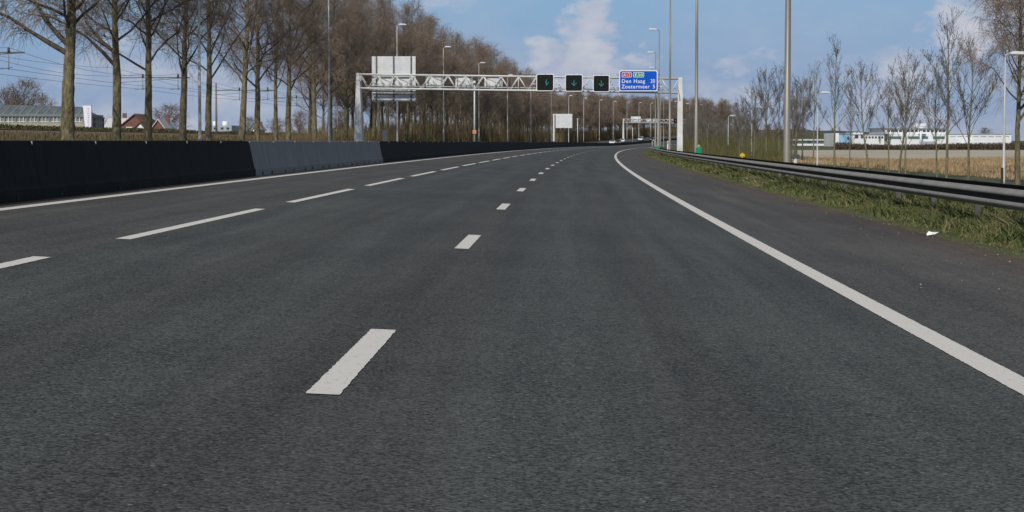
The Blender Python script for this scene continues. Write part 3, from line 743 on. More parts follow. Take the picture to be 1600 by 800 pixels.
def cameras():
    for u, w in ((873.5, 'small camera under the gantry between the left and middle signals'), (917, 'small camera under the gantry between the middle and right signals'), (957, 'small camera box under the gantry left of the blue sign'), (1033, 'small camera on the gantry right of the blue sign')):
        x, z = g_local(u, 136, G1, L1, -.2); r = hang(G1, 'traffic_camera', x, -.2, z)
        MB().box((0, -.1, 0), (.22, .5, .22)).box((0, -.38, .04), (.26, .12, .05)).build('housing', M['white_dirty'], r, .02)
        MB().box((0, .1, .12), (.08, .08, .3)).build('bracket', M['dark'], r)
        tag(r, w, 'camera', 'traffic cameras on the gantry')
    x, z = g_local(1053, 139, G1, L1, -.15); r = hang(G1, 'hanging_cable', x, -.15, z)
    MB().tube([(0, 0, 0), (.25, 0, .12), (.45, 0, -.1), (.55, 0, -.6), (.62, 0, -1.2)], .045, 8).build('cable', mat('cable_grey', (.35, .28, .26), None, .6), r)
    tag(r, 'grey cable drooping at the right end of the gantry beside its leg', 'cable')
cameras()
# far gantry
S2 = 800.
dl2, dr2 = d_at(974, S2), d_at(1106, S2); p2 = rp(S2, dl2); p3 = rp(S2, dr2)
G2, L2, zt2 = gantry(S2, dl2, dr2, px(974, 185.8, p2[1])[2], px(1106, 187.5, p3[1])[2], 1.45, 'small distant white gantry at the bend, below the blue sign', 2.)
def far_signs():
    for u0, v0, u1, v1, y, nm, lb, m in ((986, 182, 1001, 191.5, 1.5, 'direction_sign', 'plain white board back on the left of the distant gantry', 'panelback'),):
        x0, a = g_local(u0, v0, G2, L2, y); x1, b = g_local(u1, v1, G2, L2, y); r = hang(G2, nm, x0, y, b)
        MB().box(((x1-x0)/2, 0, (a-b)/2), (x1-x0, .08, a-b)).build('panel', M[m], r)
        up = MB()
        for f in (.2, .8): up.box(((x1-x0)*f, -.08, (a-b)/2), (.12, .1, a-b))
        up.build('upright', M['steel'], r); tag(r, lb, 'road sign')
    for u, lb in ((1055.7, 'tiny dark lane signal on the distant gantry, left of the near gantry leg'), (1080, 'tiny dark lane signal on the distant gantry, beside the second lamp post'), (1093, 'tiny dark lane signal at the right end of the distant gantry')):
        x, z = g_local(u, 188.5, G2, L2, -.5); r = hang(G2, 'lane_signal', x, -.5, z)
        MB().prism(rrect(1.75, 1.75, .15, 4, 0, 0), 0, .3).build('casing', M['black'], r); MB().prism(rrect(1.85, 1.85, .15, 4, 0, 0), .31, .36).build('frame', M['dark'], r)
        MB().box((0, -.02, 0), (.1, .02, .6)).build('arrow', M['led'], r)
        tag(r, lb, 'lane signal', 'lane signals of the distant gantry')
    for u, lb in ((1013.5, 'pale signal back on the distant gantry, left one'), (1023.5, 'pale signal back on the distant gantry, right one')):
        x, z = g_local(u, 188.5, G2, L2, 1.5); r = hang(G2, 'lane_signal', x, 1.5, z)
        MB().prism(rrect(1.9, 1.5, .12, 4, 0, 0), 0, .1).build('frame', M['white_dirty'], r); MB().box((0, -.12, 0), (1.5, .2, 1.2)).build('casing', M['white_dirty'], r)
        tag(r, lb, 'lane signal', 'signal backs of the distant gantry')
far_signs()

# ------------------------------------------------------------ roadside objects
def roadside():
    # white board on a side post beyond the opposite carriageway
    Y = 500; p = px(864.5, 179, Y); q = px(893.5, 199.3, Y); b = px(867.5, 199.3, Y); base = .9
    r = empty('roadside_board', (p[0], Y, 0)); W = q[0]-b[0]; H = p[2]-q[2]; x0 = b[0]-p[0]
    MB().box((.12, .1, (base+p[2])/2), (.42, .3, p[2]-base)).box(((x0+W)/2, .1, p[2]+.02), (W+x0+.3, .25, .3)).build('frame', M['white'], r)
    MB().box((x0+W/2+.1, -.1, p[2]-H/2-.1), (W, .1, H)).build('panel', M['panelback'], r)
    tag(r, 'blank white board hung on a single side post beyond the barrier', 'road sign')
    # camera posts
    Y = 215; t = px(741.3, 130, Y); r = empty('camera_post', (t[0], Y, .9)); h = t[2]-.9
    MB().tube([(0, 0, 0), (0, 0, h)], [.10, .07], 10).build('pole', M['white'], r); MB().box((0, -.1, h+.12), (.3, .4, .28)).build('camera', M['white_dirty'], r, .03)
    MB().box((0, -.14, px(741, 206, Y)[2]-.9), (.42, .1, .42)).build('plate', mat('salmon_plate', (.55, .25, .15), None, .5), r)
    tag(r, 'white post with a small camera on top and a salmon plate low down', 'camera post')
    Y = 205; t = px(599.3, 166, Y); r = empty('cabinet_post', (t[0], Y, .9)); h = t[2]-.9
    MB().tube([(0, 0, 0), (0, 0, h)], .035, 8).build('pole', M['pole'], r); tag(r, 'thin pole rising from a pale cabinet right of the gantry leg', 'pole')
    p = px(601.5, 203, Y); r = empty('cabinet', (p[0], Y-.3, .9)); MB().box((0, 0, (p[2]-.9)/2), (.42, .4, p[2]-.9)).build('housing', M['concrete'], r, .02); MB().box((0, 0, p[2]-.88), (.46, .44, .05)).build('lid', M['wallgrey'], r)
    tag(r, 'pale grey roadside cabinet seen over the barrier, right of the gantry leg', 'cabinet')
    Y = 430; t = px(902.5, 187, Y); r = empty('small_post', (t[0], Y, .5)); MB().tube([(0, 0, 0), (0, 0, t[2]-.5)], [.10, .08], 8).build('pole', M['white'], r); MB().box((0, 0, t[2]-.35), (.3, .3, .3)).build('cap', M['white_dirty'], r)
    tag(r, 'short white post between lamp posts right of the roadside board', 'post')
    Y = 640; t = px(988.5, 201, Y); r = empty('small_post', (t[0], Y, .5)); MB().tube([(0, 0, 0), (0, 0, t[2]-.5)], [.11, .08], 8).build('pole', M['white'], r); MB().box((0, 0, t[2]-.35), (.3, .3, .3)).build('cap', M['white_dirty'], r)
    tag(r, 'short white post under the distant gantry', 'post')
    # green boxes behind the rail
    for u, v0, v1, Y, w in ((1092, 226, 241, 122, 'bright green emergency box at the foot of the lamp post right of the gantry'), (1027, 226, 235, 215, 'small green box by the rail left of the gantry leg')):
        a = px(u, v0, Y); b = px(u, v1, Y); r = empty('emergency_box', (a[0], Y, b[2]-.15)); h = a[2]-b[2]+.15
        g = MB().prism(rrect(.36, h*.75, .08, 4, 0, h*.40), -.14, .14); g.build('housing', mat('emerald_plastic', (.0, .20, .11), (.01, .26, .15), .5, 6), r, .02)
        MB().tube([(0, 0, h*.72), (0, 0, h)], [.13, .06], 10).build('cap', mat('lime_cap', (.22, .36, .08), None, .5), r)
        MB().box((0, -.146, h*.42), (.2, .008, .24)).build('label_plate', M['green'], r)
        tag(r, w, 'emergency box', 'green boxes behind the right guardrail')
    # white hoop, marker posts
    Y = 255; a = px(1021, 219.5, Y); b = px(1021, 233, Y); r = empty('pipe_hoop', (a[0], Y, b[2])); h = a[2]-b[2]
    MB().tube([(-.16, 0, 0), (-.16, 0, h-.12), (-.09, 0, h-.02), (.09, 0, h-.02), (.16, 0, h-.12), (.16, 0, 0)], .035, 8).build('hoop', M['white'], r); tag(r, 'white pipe hoop at the far end of the right guardrail', 'hoop')
    for u, v0, v1, Y, w in ((1043.3, 220, 229, 240, 'white marker post between the lamp posts left of the gantry leg'),):
        a = px(u, v0, Y); b = px(u, v1+6, Y); r = empty('marker_post', (a[0], Y, b[2])); h = a[2]-b[2]
        MB().prism([(-.06, 0), (.06, 0), (.06, h-.05), (0, h), (-.06, h-.02)], -.03, .03).build('post', M['signwhite'], r); MB().box((0, -.034, h-.25), (.08, .006, .18)).build('reflector', M['red'], r)
        tag(r, w, 'marker post')
    # yellow marker and stubs in the rough grass
    Y = 190; a = px(1160, 239, Y); r = empty('gas_marker', (a[0], Y, GZ)); h = a[2]-GZ
    MB().tube([(0, 0, 0), (0, 0, h-.2)], .05, 8).build('post', M['yellow'], r); MB().prism([(-.24, 0), (.24, 0), (.24, .2), (0, .38), (-.24, .2)], -.05, .05, 'y', (0, 0, h-.35)).build('roof', M['yellow'], r)
    tag(r, 'yellow pipeline marker in the olive thicket', 'marker')
    Y = 120; a = px(1243, 241, Y); r = empty('meter_stub', (a[0], Y, GZ)); h = a[2]-GZ
    MB().tube([(0, 0, 0), (0, 0, h-.2)], .12, 10).build('post', M['concrete'], r); MB().prism([(-.24, 0), (.24, 0), (.32, .12), (.16, .26), (-.2, .26), (-.3, .12)], -.14, .14, 'y', (0, 0, h-.26)).build('hood', M['dark'], r, .02)
    tag(r, 'grey stub with a dark hood right of the thick lamp post', 'marker')
    Y = 100; a = px(1566, 262, Y); r = empty('fence_post', (a[0], Y, GZ)); MB().box((0, 0, (a[2]-GZ)/2), (.13, .13, a[2]-GZ), 0, (.85, .85)).build('post', mat('dark_wood', (.035, .022, .02), (.06, .04, .03), .9, 8), r)
    tag(r, 'dark wooden post left of the slim lamp post at the right edge', 'post')
    # litter
    p = rp(float(solve_d(1459, 5.62)), 5.60, .02); r = empty('paper_litter', p, .4, .8)
    v = [(-.13, -.02, .0), (-.03, -.05, .015), (.05, -.03, .02), (.17, .02, .055), (.04, .05, .03), (-.04, .05, .075), (-.10, .03, .03), (.0, .0, .06)]
    me = bpy.data.meshes.new('paper'); me.from_pydata(v, [], [(0, 1, 7), (1, 2, 7), (2, 3, 7), (3, 4, 7), (4, 5, 7), (5, 6, 7), (6, 0, 7)])
    o = link('sheet', me, M['paper'], r); md = o.modifiers.new('t', 'SOLIDIFY'); md.thickness = .003
    tag(r, 'crumpled white paper lying where the shoulder meets the grass', 'litter')
def solve_d(u, d):
    best = min(((abs(800 + F*rp(m, d)[0]/rp(m, d)[1] - u), m) for m in np.arange(12, 120, .05))); return best[1]
roadside()

# ------------------------------------------------------------ cars on the opposite carriageway
def car(s, d, body, label, van=False):
    p = rp(s, d, 0); r = empty('car', p, heading(s) + math.pi)       # nose along local +y, towards the camera
    if van: pr = [(-2.3, .3), (2.3, .3), (2.35, .75), (2.15, 1.05), (1.35, 1.85), (-2.15, 1.95), (-2.3, 1.6)]; wn = [(1.25, 1.1), (1.95, 1.12), (1.38, 1.72), (1.2, 1.75)]
    else: pr = [(-2.1, .28), (2.1, .28), (2.15, .62), (1.9, .82), (1.05, .95), (.35, 1.42), (-1.1, 1.45), (-1.9, 1.0), (-2.1, .9)]
    w = .9; mb = MB(); n = len(pr)
    v = [(x*w*(1 if b < 1. else .8), a, b) for x in (-1, 1) for a, b in pr]
    mb._add(v, [tuple(range(n)), tuple(range(2*n-1, n-1, -1))] + [(i, i+n, (i+1) % n+n, (i+1) % n) for i in range(n)])
    bo = mb.build('body', body, r, .06)
    g = MB()
    if van: g._add([(-.66, 2.06, 1.16), (.66, 2.06, 1.16), (.6, 1.47, 1.79), (-.6, 1.47, 1.79)], [(0, 1, 2, 3)])
    else: g._add([(-.70, .99, 1.015), (.70, .99, 1.015), (.62, .42, 1.41), (-.62, .42, 1.41)], [(0, 1, 2, 3)])
    g.build('windscreen', M['carglass'], r)
    for x in (-.74, .74):
        g = MB().box((x, -.2, 1.45 if van else 1.2), (.05, 1.6, .34 if van else .26)); g.build('side_window', M['carglass'], r)
        MB().box((x*.88, 2.2 if van else 2.06, .68), (.36, .14, .16)).build('headlight', M['headlight'], r, .02)
        for y in (-1.35, 1.35):
            wo = MB().tube([(x*1.12-.1, y, .32), (x*1.12+.1, y, .32)], .32, 16).build('wheel', M['tyre'], r); MB().tube([(x*1.12-.11, y, .32), (x*1.12+.11, y, .32)], .2, 12).build('rim', M['steel'], wo)
    MB().box((0, 2.33 if van else 2.13, .45), (1.5, .06, .14)).build('bumper', M['dark'], r); MB().box((0, 2.37 if van else 2.17, .5), (.52, .02, .11)).build('number_plate', M['yellow'], r)
    tag(r, label, 'car', 'cars on the opposite carriageway')
def s_for(u, d, lo=300, hi=1100):
    return float(min(((abs(800 + F*rp(m, d)[0]/rp(m, d)[1] - u), m) for m in np.arange(lo, hi, 2.)))[1])
car(s_for(1000.5, -15.5), -15.5, M['carsilver'], 'silver van coming towards the camera beneath the distant gantry', True)
car(s_for(956.5, -12.0), -12.0, M['carwhite'], 'white car just over the barrier, leftmost of the oncoming cars')
car(s_for(966, -12.0), -12.0, M['carblack'], 'dark car just over the barrier behind the white one')
car(s_for(972, -15.5), -15.5, M['carwhite'], 'white car at the foot of the distant gantry leg')
car(s_for(1020, -12.0), -12.0, M['carblack'], 'dark car at the bend, farthest right of the oncoming cars')

# ------------------------------------------------------------ trees
class Segs:
    def __init__(s): s.L = []
    def add(s, pts, r0, r1, rough=0., m=0): s.L.append((np.array(pts), r0, r1, rough, m))
    def mesh(s, name, sides=3, smooth=True):
        V = []; Fc = []; A = []; k = 0; r = np.random.default_rng(1)
        byn = {}
        MI = []
        for q in s.L: byn.setdefault(len(q[0]), []).append(q)
        for n, lst in byn.items():
            P = np.stack([q[0] for q in lst]); r0 = np.array([q[1] for q in lst]); r1 = np.array([q[2] for q in lst]); m = len(lst)
            T = np.gradient(P, axis=1); T /= np.linalg.norm(T, axis=2, keepdims=True) + 1e-9
            ref = np.where(np.abs(T[:, :1, 2:3]) > .9, np.array([1., 0, 0]), np.array([0, 0, 1.])); A1 = np.cross(T, np.broadcast_to(ref, T.shape)); A1 /= np.linalg.norm(A1, axis=2, keepdims=True) + 1e-9
            A2 = np.cross(T, A1); t = np.linspace(0, 1, n); rr = r0[:, None]*(1-t) + r1[:, None]*t; ro = np.array([q[3] for q in lst])
            rr = rr * (1 + ro[:, None]*r.normal(0, 1, rr.shape)); MI.append(np.repeat([q[4] for q in lst], (n-1)*sides))
            ang = np.arange(sides)*2*np.pi/sides
            lump = 1 + ro[:, None, None, None]*r.normal(0, .8, (m, n, sides, 1))
            W = P[:, :, None, :] + rr[:, :, None, None]*lump*(np.cos(ang)[None, None, :, None]*A1[:, :, None, :] + np.sin(ang)[None, None, :, None]*A2[:, :, None, :])
            V.append(W.reshape(-1, 3)); idx = (np.arange(m)[:, None, None]*n + np.arange(n-1)[None, :, None])*sides + np.arange(sides)[None, None, :]
            nx = (np.arange(m)[:, None, None]*n + np.arange(n-1)[None, :, None])*sides + ((np.arange(sides)+1) % sides)[None, None, :]
            Fc.append(np.stack([idx, nx, nx+sides, idx+sides], -1).reshape(-1, 4) + k); A.append(np.repeat(r.uniform(0, 1, m), n*sides)); k += m*n*sides
        V = np.concatenate(V); me = npmesh(name, V, np.concatenate(Fc), 4, smooth); me['mi'] = 1 if max(x.max() for x in MI) > 0 else 0
        me.polygons.foreach_set('material_index', np.concatenate(MI).astype(np.int32))
        at = me.attributes.new('rnd', 'FLOAT', 'POINT'); at.data.foreach_set('value', np.concatenate(A).astype(np.float32)); return me
def unit(v): return v / (np.linalg.norm(v) + 1e-9)
def grow(r, p, d, L, n, up, jit):
    pts = [p]; d = unit(d); st = L/(n-1)
    for i in range(n-1):
        d = unit(d + np.array([0, 0, up]) + r.normal(0, jit, 3)); p = p + d*st; pts.append(p)
    return pts, d
def poplar(seed, H=20., r0=.29, first=5.0, nl=30, spread=1., droop=.0, nsub=10, ntw=11, low_fork=False, tw=.0095):
    r = np.random.default_rng(seed); tr = Segs(); cr = Segs()
    pts, _ = grow(r, np.array([0., 0, -.3]), np.array([r.normal(0, .015), r.normal(0, .015), 1.]), H, 14, .25, .04)
    P = np.array(pts); zz = np.linspace(0, 13, 60); PP = np.stack([np.interp(zz, np.arange(14), P[:, c]) for c in range(3)], 1); tr.add(PP, r0*1.08, .03, .045)
    P0 = PP[0]; P1 = PP[0]+(PP[4]-PP[0])*.6; tr.add(np.array([P0, P1]), r0*1.45, r0*1.0)
    z = P[:, 2]
    for i in range(nl):
        f = (i + r.uniform(0, .8))/nl; h = first + (H*.97-first)*f**.95
        p = np.array([np.interp(h, z, P[:, 0]), np.interp(h, z, P[:, 1]), h]); az = i*2.4 + r.normal(0, .4)
        el = R_(r.uniform(28, 52) + 15*f); L = (1.6 + 5.2*(1-f)**.75)*spread*r.uniform(.75, 1.2)
        if low_fork and i < 2: L = 8.; el = R_(42); az = math.pi*(1 if i == 0 else .75)
        rl = max(.022, r0*(1-h/H)*.32 + .015)
        if low_fork and i < 2: rl = r0*.42
        q, dd = grow(r, p, np.array([math.cos(az)*math.cos(el), math.sin(az)*math.cos(el), math.sin(el)]), L, 7, .05, .19); Q = np.array(q); tr.add(Q, rl, .010, .05, 1)
        for j in range(int(nsub*(.5+L/5))):
            t = r.uniform(.18, 1.); k = t*6; a = int(min(k, 5)); pp = Q[a] + (Q[a+1]-Q[a])*(k-a); dr = unit(Q[a+1]-Q[a])
            sd_ = unit(dr*.7 + r.normal(0, .65, 3) + np.array([0, 0, .25])); l2 = r.uniform(.8, 2.1)*(1.15-.45*t)*(.6+.4*spread)
            w, d2 = grow(r, pp, sd_, l2, 4, .02 - droop*.5, .16); W = np.array(w); cr.add(W, .02, tw)
            for m in range(ntw):
                t2 = r.uniform(.15, 1.)*3; b = int(min(t2, 2)); p3 = W[b] + (W[b+1]-W[b])*(t2-b)
                v, _ = grow(r, p3, unit(sd_*.6 + r.normal(0, .6, 3)), r.uniform(.5, 1.25)*(1+droop*9), 4, -.10 - droop*2, .13); cr.add(np.array(v), tw, tw*.55)
    return tr.mesh('trunk', 10), cr.mesh('crown', 3)
def young(seed, H=9., r0=.10, nb=15, first=2.3, open_=1.):
    r = np.random.default_rng(seed); tr = Segs(); cr = Segs()
    pts, _ = grow(r, np.array([0., 0, -.1]), np.array([r.normal(0, .03), r.normal(0, .03), 1.]), H, 12, .2, .045); P = np.array(pts); tr.add(P, r0, .014)
    z = P[:, 2]
    for i in range(nb):
        f = (i + r.uniform(0, .7))/nb; h = first + (H*.9-first)*f; p = np.array([np.interp(h, z, P[:, 0]), np.interp(h, z, P[:, 1]), h]); az = i*2.4 + r.normal(0, .5)
        el = R_(r.uniform(42, 66)); L = (1.0 + 2.9*(1-f)**.8)*r.uniform(.7, 1.25)*open_
        q, dd = grow(r, p, np.array([math.cos(az)*math.cos(el), math.sin(az)*math.cos(el), math.sin(el)]), L, 6, .10, .12); Q = np.array(q); cr.add(Q, max(.015, r0*.34*(1-f*.6)), .009)
        for j in range(int(4 + L*3.5)):
            t = r.uniform(.2, 1.)*5; a = int(min(t, 4)); pp = Q[a] + (Q[a+1]-Q[a])*(t-a); dr = unit(Q[a+1]-Q[a])
            w, _ = grow(r, pp, unit(dr*.9 + r.normal(0, .42, 3) + np.array([0, 0, .35])), r.uniform(.35, 1.15), 4, .12, .12); W = np.array(w); cr.add(W, .011, .008)
            for m in range(3):
                t2 = r.uniform(.3, 1.)*3; b = int(min(t2, 2)); p3 = W[b] + (W[b+1]-W[b])*(t2-b)
                v, _ = grow(r, p3, unit(dr*.6 + r.normal(0, .5, 3) + np.array([0, 0, .4])), r.uniform(.12, .4), 3, .1, .1); cr.add(np.array(v), .009, .008); e = np.array(v)[-1]; cr.add(np.array([e, e + np.array([0, .0, .07])]), .024, .014)
    return tr.mesh('trunk', 7), cr.mesh('crown', 3)
protos = {}
def proto(key, fn, bark, twig, name, **k):
    a, b = fn(**k); a.materials.append(M[bark]); a.materials.append(M['limb']); b.materials.append(M[twig]); protos[key] = (a, b, name)
def tree(key, loc, rz, sca, label, cat='tree', group=None):
    a, b, name = protos[key]; r = empty(name, loc, rz, sca)
    t = bpy.data.objects.new('trunk', a); col.objects.link(t); t.parent = r
    c = bpy.data.objects.new('crown', b); col.objects.link(c); c.parent = r
    return tag(r, label, cat, group)
for i in range(5): proto('p%d' % i, poplar, 'bark2' if i % 3 == 2 else 'bark', 'twig', 'bare_poplar', seed=11+i, nl=32, droop=.02+.03*(i % 3))
proto('pf', poplar, 'bark', 'twig', 'bare_poplar', seed=31, r0=.40, first=5.2, low_fork=True, droop=.09, spread=1.15, ntw=15, tw=.012)
proto('pg', poplar, 'bark', 'twig', 'bare_poplar', seed=35, r0=.30, first=5.0, low_fork=True, droop=.07, spread=1.1, ntw=14, tw=.012)
for i in range(2): proto('w%d' % i, poplar, 'bark', 'twig2', 'bare_tree', seed=51+i, H=13, r0=.2, first=2.0, nl=26, spread=1., nsub=8, ntw=8, tw=.017)
proto('round', poplar, 'bark2', 'twig2', 'bare_tree', seed=61, H=9, r0=.2, first=2.4, nl=24, spread=.8, nsub=8, ntw=7, tw=.013)
for i, (hh, nb, op) in enumerate(((9, 15, 1.), (9.5, 20, 1.1), (9, 17, 1.25), (10, 14, .75))): proto('y%d' % i, young, 'ybark', 'ytwig', 'young_tree', seed=71+i, H=hh, nb=nb, open_=op)
DT = -30.2
def left_row():
    xs = [108, 182, 233, 288, 325, 376, 403, 433, 450, 493, 517]
    sc_ = [1.0, 1., .95, .98, .92, 1., .98, .72, 1.0, .95, 1.02]
    keys = ['pf', 'pg', 'p1', 'p2', 'p0', 'p3', 'p1', 'p4', 'p0', 'pg', 'p2']
    words = ['thickest bare poplar, first at the left with a long limb forking left', 'bare poplar, second from the left edge of the picture', 'bare poplar right of the catenary mast, third from the left', 'bare poplar just left of the first lamp post',
             'bare poplar just right of the first lamp post', 'bare poplar above the joint of black and grey barrier', 'bare poplar directly above the left end of the grey barrier', 'thin bare poplar, slimmest trunk above the grey barrier',
             'bare poplar right of the slim one above the grey barrier', 'bare poplar with bent trunk just left of the second lamp post', 'bare poplar right behind the second lamp post']
    for i, u in enumerate(xs):
        s = float(min(((abs(800 + F*rp(m, DT)[0]/rp(m, DT)[1] - u), m) for m in np.arange(60, 420, .5)))[1]); p = list(rp(s, DT)); p[2] = .92 + float(prof(s))
        tree(keys[i], p, (0 if keys[i] == 'pf' else .3 if i == 1 else i*1.7), (sc_[i], sc_[i], 1.), words[i], 'tree', 'tall bare poplars beyond the opposite carriageway'); last = s
    r = random.Random(5); s = last + 9; i = 0
    near = ['bare poplar just left of the white gantry leg', 'bare poplar between the gantry leg and the large sign back', 'bare poplar trunk under the left edge of the large sign back', 'bare poplar trunk under the middle of the large sign back', 'bare poplar trunk under the right edge of the large sign back']
    while s < 600:
        p = list(rp(s + r.uniform(-1, 1), DT + r.uniform(-.8, .8))); p[2] = .9 + float(prof(s)); k = r.uniform(.88, 1.05)*(1 if s < 500 else .93)
        tree('p%d' % r.randrange(5), p, r.uniform(0, 6.28), (k*.95, k*.95, k), near[i] if i < len(near) else 'tall bare poplar in the dense front row right of the large sign back', 'tree', 'tall bare poplars beyond the opposite carriageway' if i < len(near) else 'poplars of the dense front row')
        s += 9.3; i += 1
    s = 262
    while s < 600:
        p = list(rp(s, DT - 5 - r.uniform(0, 8))); p[2] = .8 + float(prof(s)); k = r.uniform(.72, .98)
        tree('p%d' % r.randrange(5), p, r.uniform(0, 6.28), (k, k, k), 'bare tree of the second row, filling the gaps behind the front poplars', 'tree', 'trees of the dense second row'); s += 6.8
    for i in range(130):
        s = 590 + 580*(i/130) + r.uniform(-3, 3); d = -30 - abs(r.gauss(0, 11)); p = list(rp(s, d)); p[2] = .5 + float(prof(s)); k = (.80 if s < 700 else .88)*r.uniform(.88, 1.1)
        tree('p%d' % r.randrange(5), p, r.uniform(0, 6.28), (k*1.25, k*1.25, k), 'brown bare tree of the far wood behind the distant gantry', 'tree', 'trees of the far brown wood')
left_row()
def right_trees():
    T = [('y3', 1272, 97, 247, 'thin young tree right behind the slim lamp post near the thick lamp post'), ('y1', 1254, 122, 252, 'twiggy young tree between the thick lamp post and the slim one'), ('y1', 1243, 128, 250, 'young tree just right of the thick lamp post'),
         ('y3', 1306, 58, 261, 'tall pointed young tree left of the blue building'), ('y3', 1328, 168, 262, 'thin short sapling left of the broad vase-shaped tree'), ('y2', 1340+18, 110, 265, 'vase-shaped young tree before the low white building'),
         ('y3', 1390, 128, 268, 'slender sapling just left of the broad pair of trees'), ('y2', 1407, 98, 271, 'broad young tree with forked crown left of the green window strips'), ('y1', 1417, 122, 273, 'young tree leaning right beside the broad forked one'),
         ('y1', 1466, 122, 277, 'young tree left of the tallest one before the white building'), ('y3', 1482, 16, 279, 'tallest young tree, before the right end of the white upper storey'), ('y2', 1516, 80, 283, 'broad young tree before the long white warehouse'),
         ('y0', 1218, 108, 250, 'young tree just left of the thick lamp post'), ('y1', 1199, 110, 250, 'second young tree left of the thick lamp post')]
    for i, (k, u, t, b, w) in enumerate(T):
        Y = -F*0 + 2.85*F/(b-YH) * .985; p = px(u, t, Y); hgt = p[2]-GZ; H0 = {'y0': 9, 'y1': 9.5, 'y2': 9, 'y3': 10}[k]; f = hgt/H0
        g = min(1.15, max(.65, f)); tree(k, (p[0], Y, GZ), i*1.3, (g, g, f), w, 'tree', 'young trees along the side road')
    tree('pg', (px(1590, 288, 122)[0], 122, GZ), 3.0, (.6, .6, .78), 'bushy dense bare tree cut by the right picture edge', 'tree', 'young trees along the side road')
    r = random.Random(8)
    for i in range(74):
        Y = 225 + 480*(i/74)**.9; X, _, _ = rp(Y, r.uniform(13.5, 29))
        k = r.choice(['y0', 'y1', 'y2', 'y3']); f = r.uniform(.55, 1.05)
        tree(k, (X, Y, GZ), r.uniform(0, 6.28), (f, f, f*r.uniform(.9, 1.1)), 'slim young tree in the crowded plantation left of the thick lamp post', 'tree', 'plantation trees beyond the right guardrail')
    for i in range(16):
        Y = 830 + i*22; X = rp(Y, r.uniform(15, 34))[0]; tree('w%d' % (i % 2), (X, Y, GZ), r.uniform(0, 6), r.uniform(.55, .8), 'brown bare tree at the far end of the plantation', 'tree', 'far brown trees right of the bend')
right_trees()
def far_trees():
    for u, t, Y, w, k in ((38, 135, 360, 'round bare tree above the greenhouse roof, largest there', 1.), (8, 149, 365, 'low bare tree above the greenhouse at the left picture edge', 1.2), (69, 158, 370, 'smallest round bare tree right of the larger one above the greenhouse', .8),
                    (262, 171, 360, 'round bare tree between the third and fourth poplar', 1.5), (172, 190, 400, 'bare bush behind the second poplar, by the pale roof', .8), (388, 188, 420, 'bare tree low behind the poplars right of the grey factory', 1.), (430, 190, 430, 'bare bush behind the slim poplar', 1.2),
                    (470, 180, 400, 'bare tree low left of the bent poplar', 1.2), (533, 178, 380, 'brown bare tree left of the gantry leg, low on the horizon', 1.2), (1375, 214, 620, 'dark conifer-like bush before the white factory', .5),
                    (1467+73, 202, 960, 'grey rounded tree behind the long warehouse', 1.3)):
        p = px(u, t, Y); f = (p[2]-GZ)/9.3; tree('round', (p[0], Y, GZ), u*.7, (f*k, f*k, f), w, 'tree', 'distant bare trees')
far_trees()
def far_hedge():
    n = 26000; X = rng.uniform(120, 330, n); Y = rng.uniform(566, 574, n); X = X*1.; P = np.stack([X, Y, GZ + rng.uniform(0, 1, n)*np.clip(1.3+.7*vnoise(X, Y*0, .1, 3), .2, 3)*np.where(X < 252, 1.15, .35)], -1)
    P[:, 0] = 95 + (X-120)*.85
    blades('field_hedge', P, rng.uniform(.3, .9, n), np.full(n, .22), 1., mat_rnd('field_hedge_twigs', [(.05, .035, .03), (.09, .065, .05), (.10, .09, .05)], .9, .1))
far_hedge()

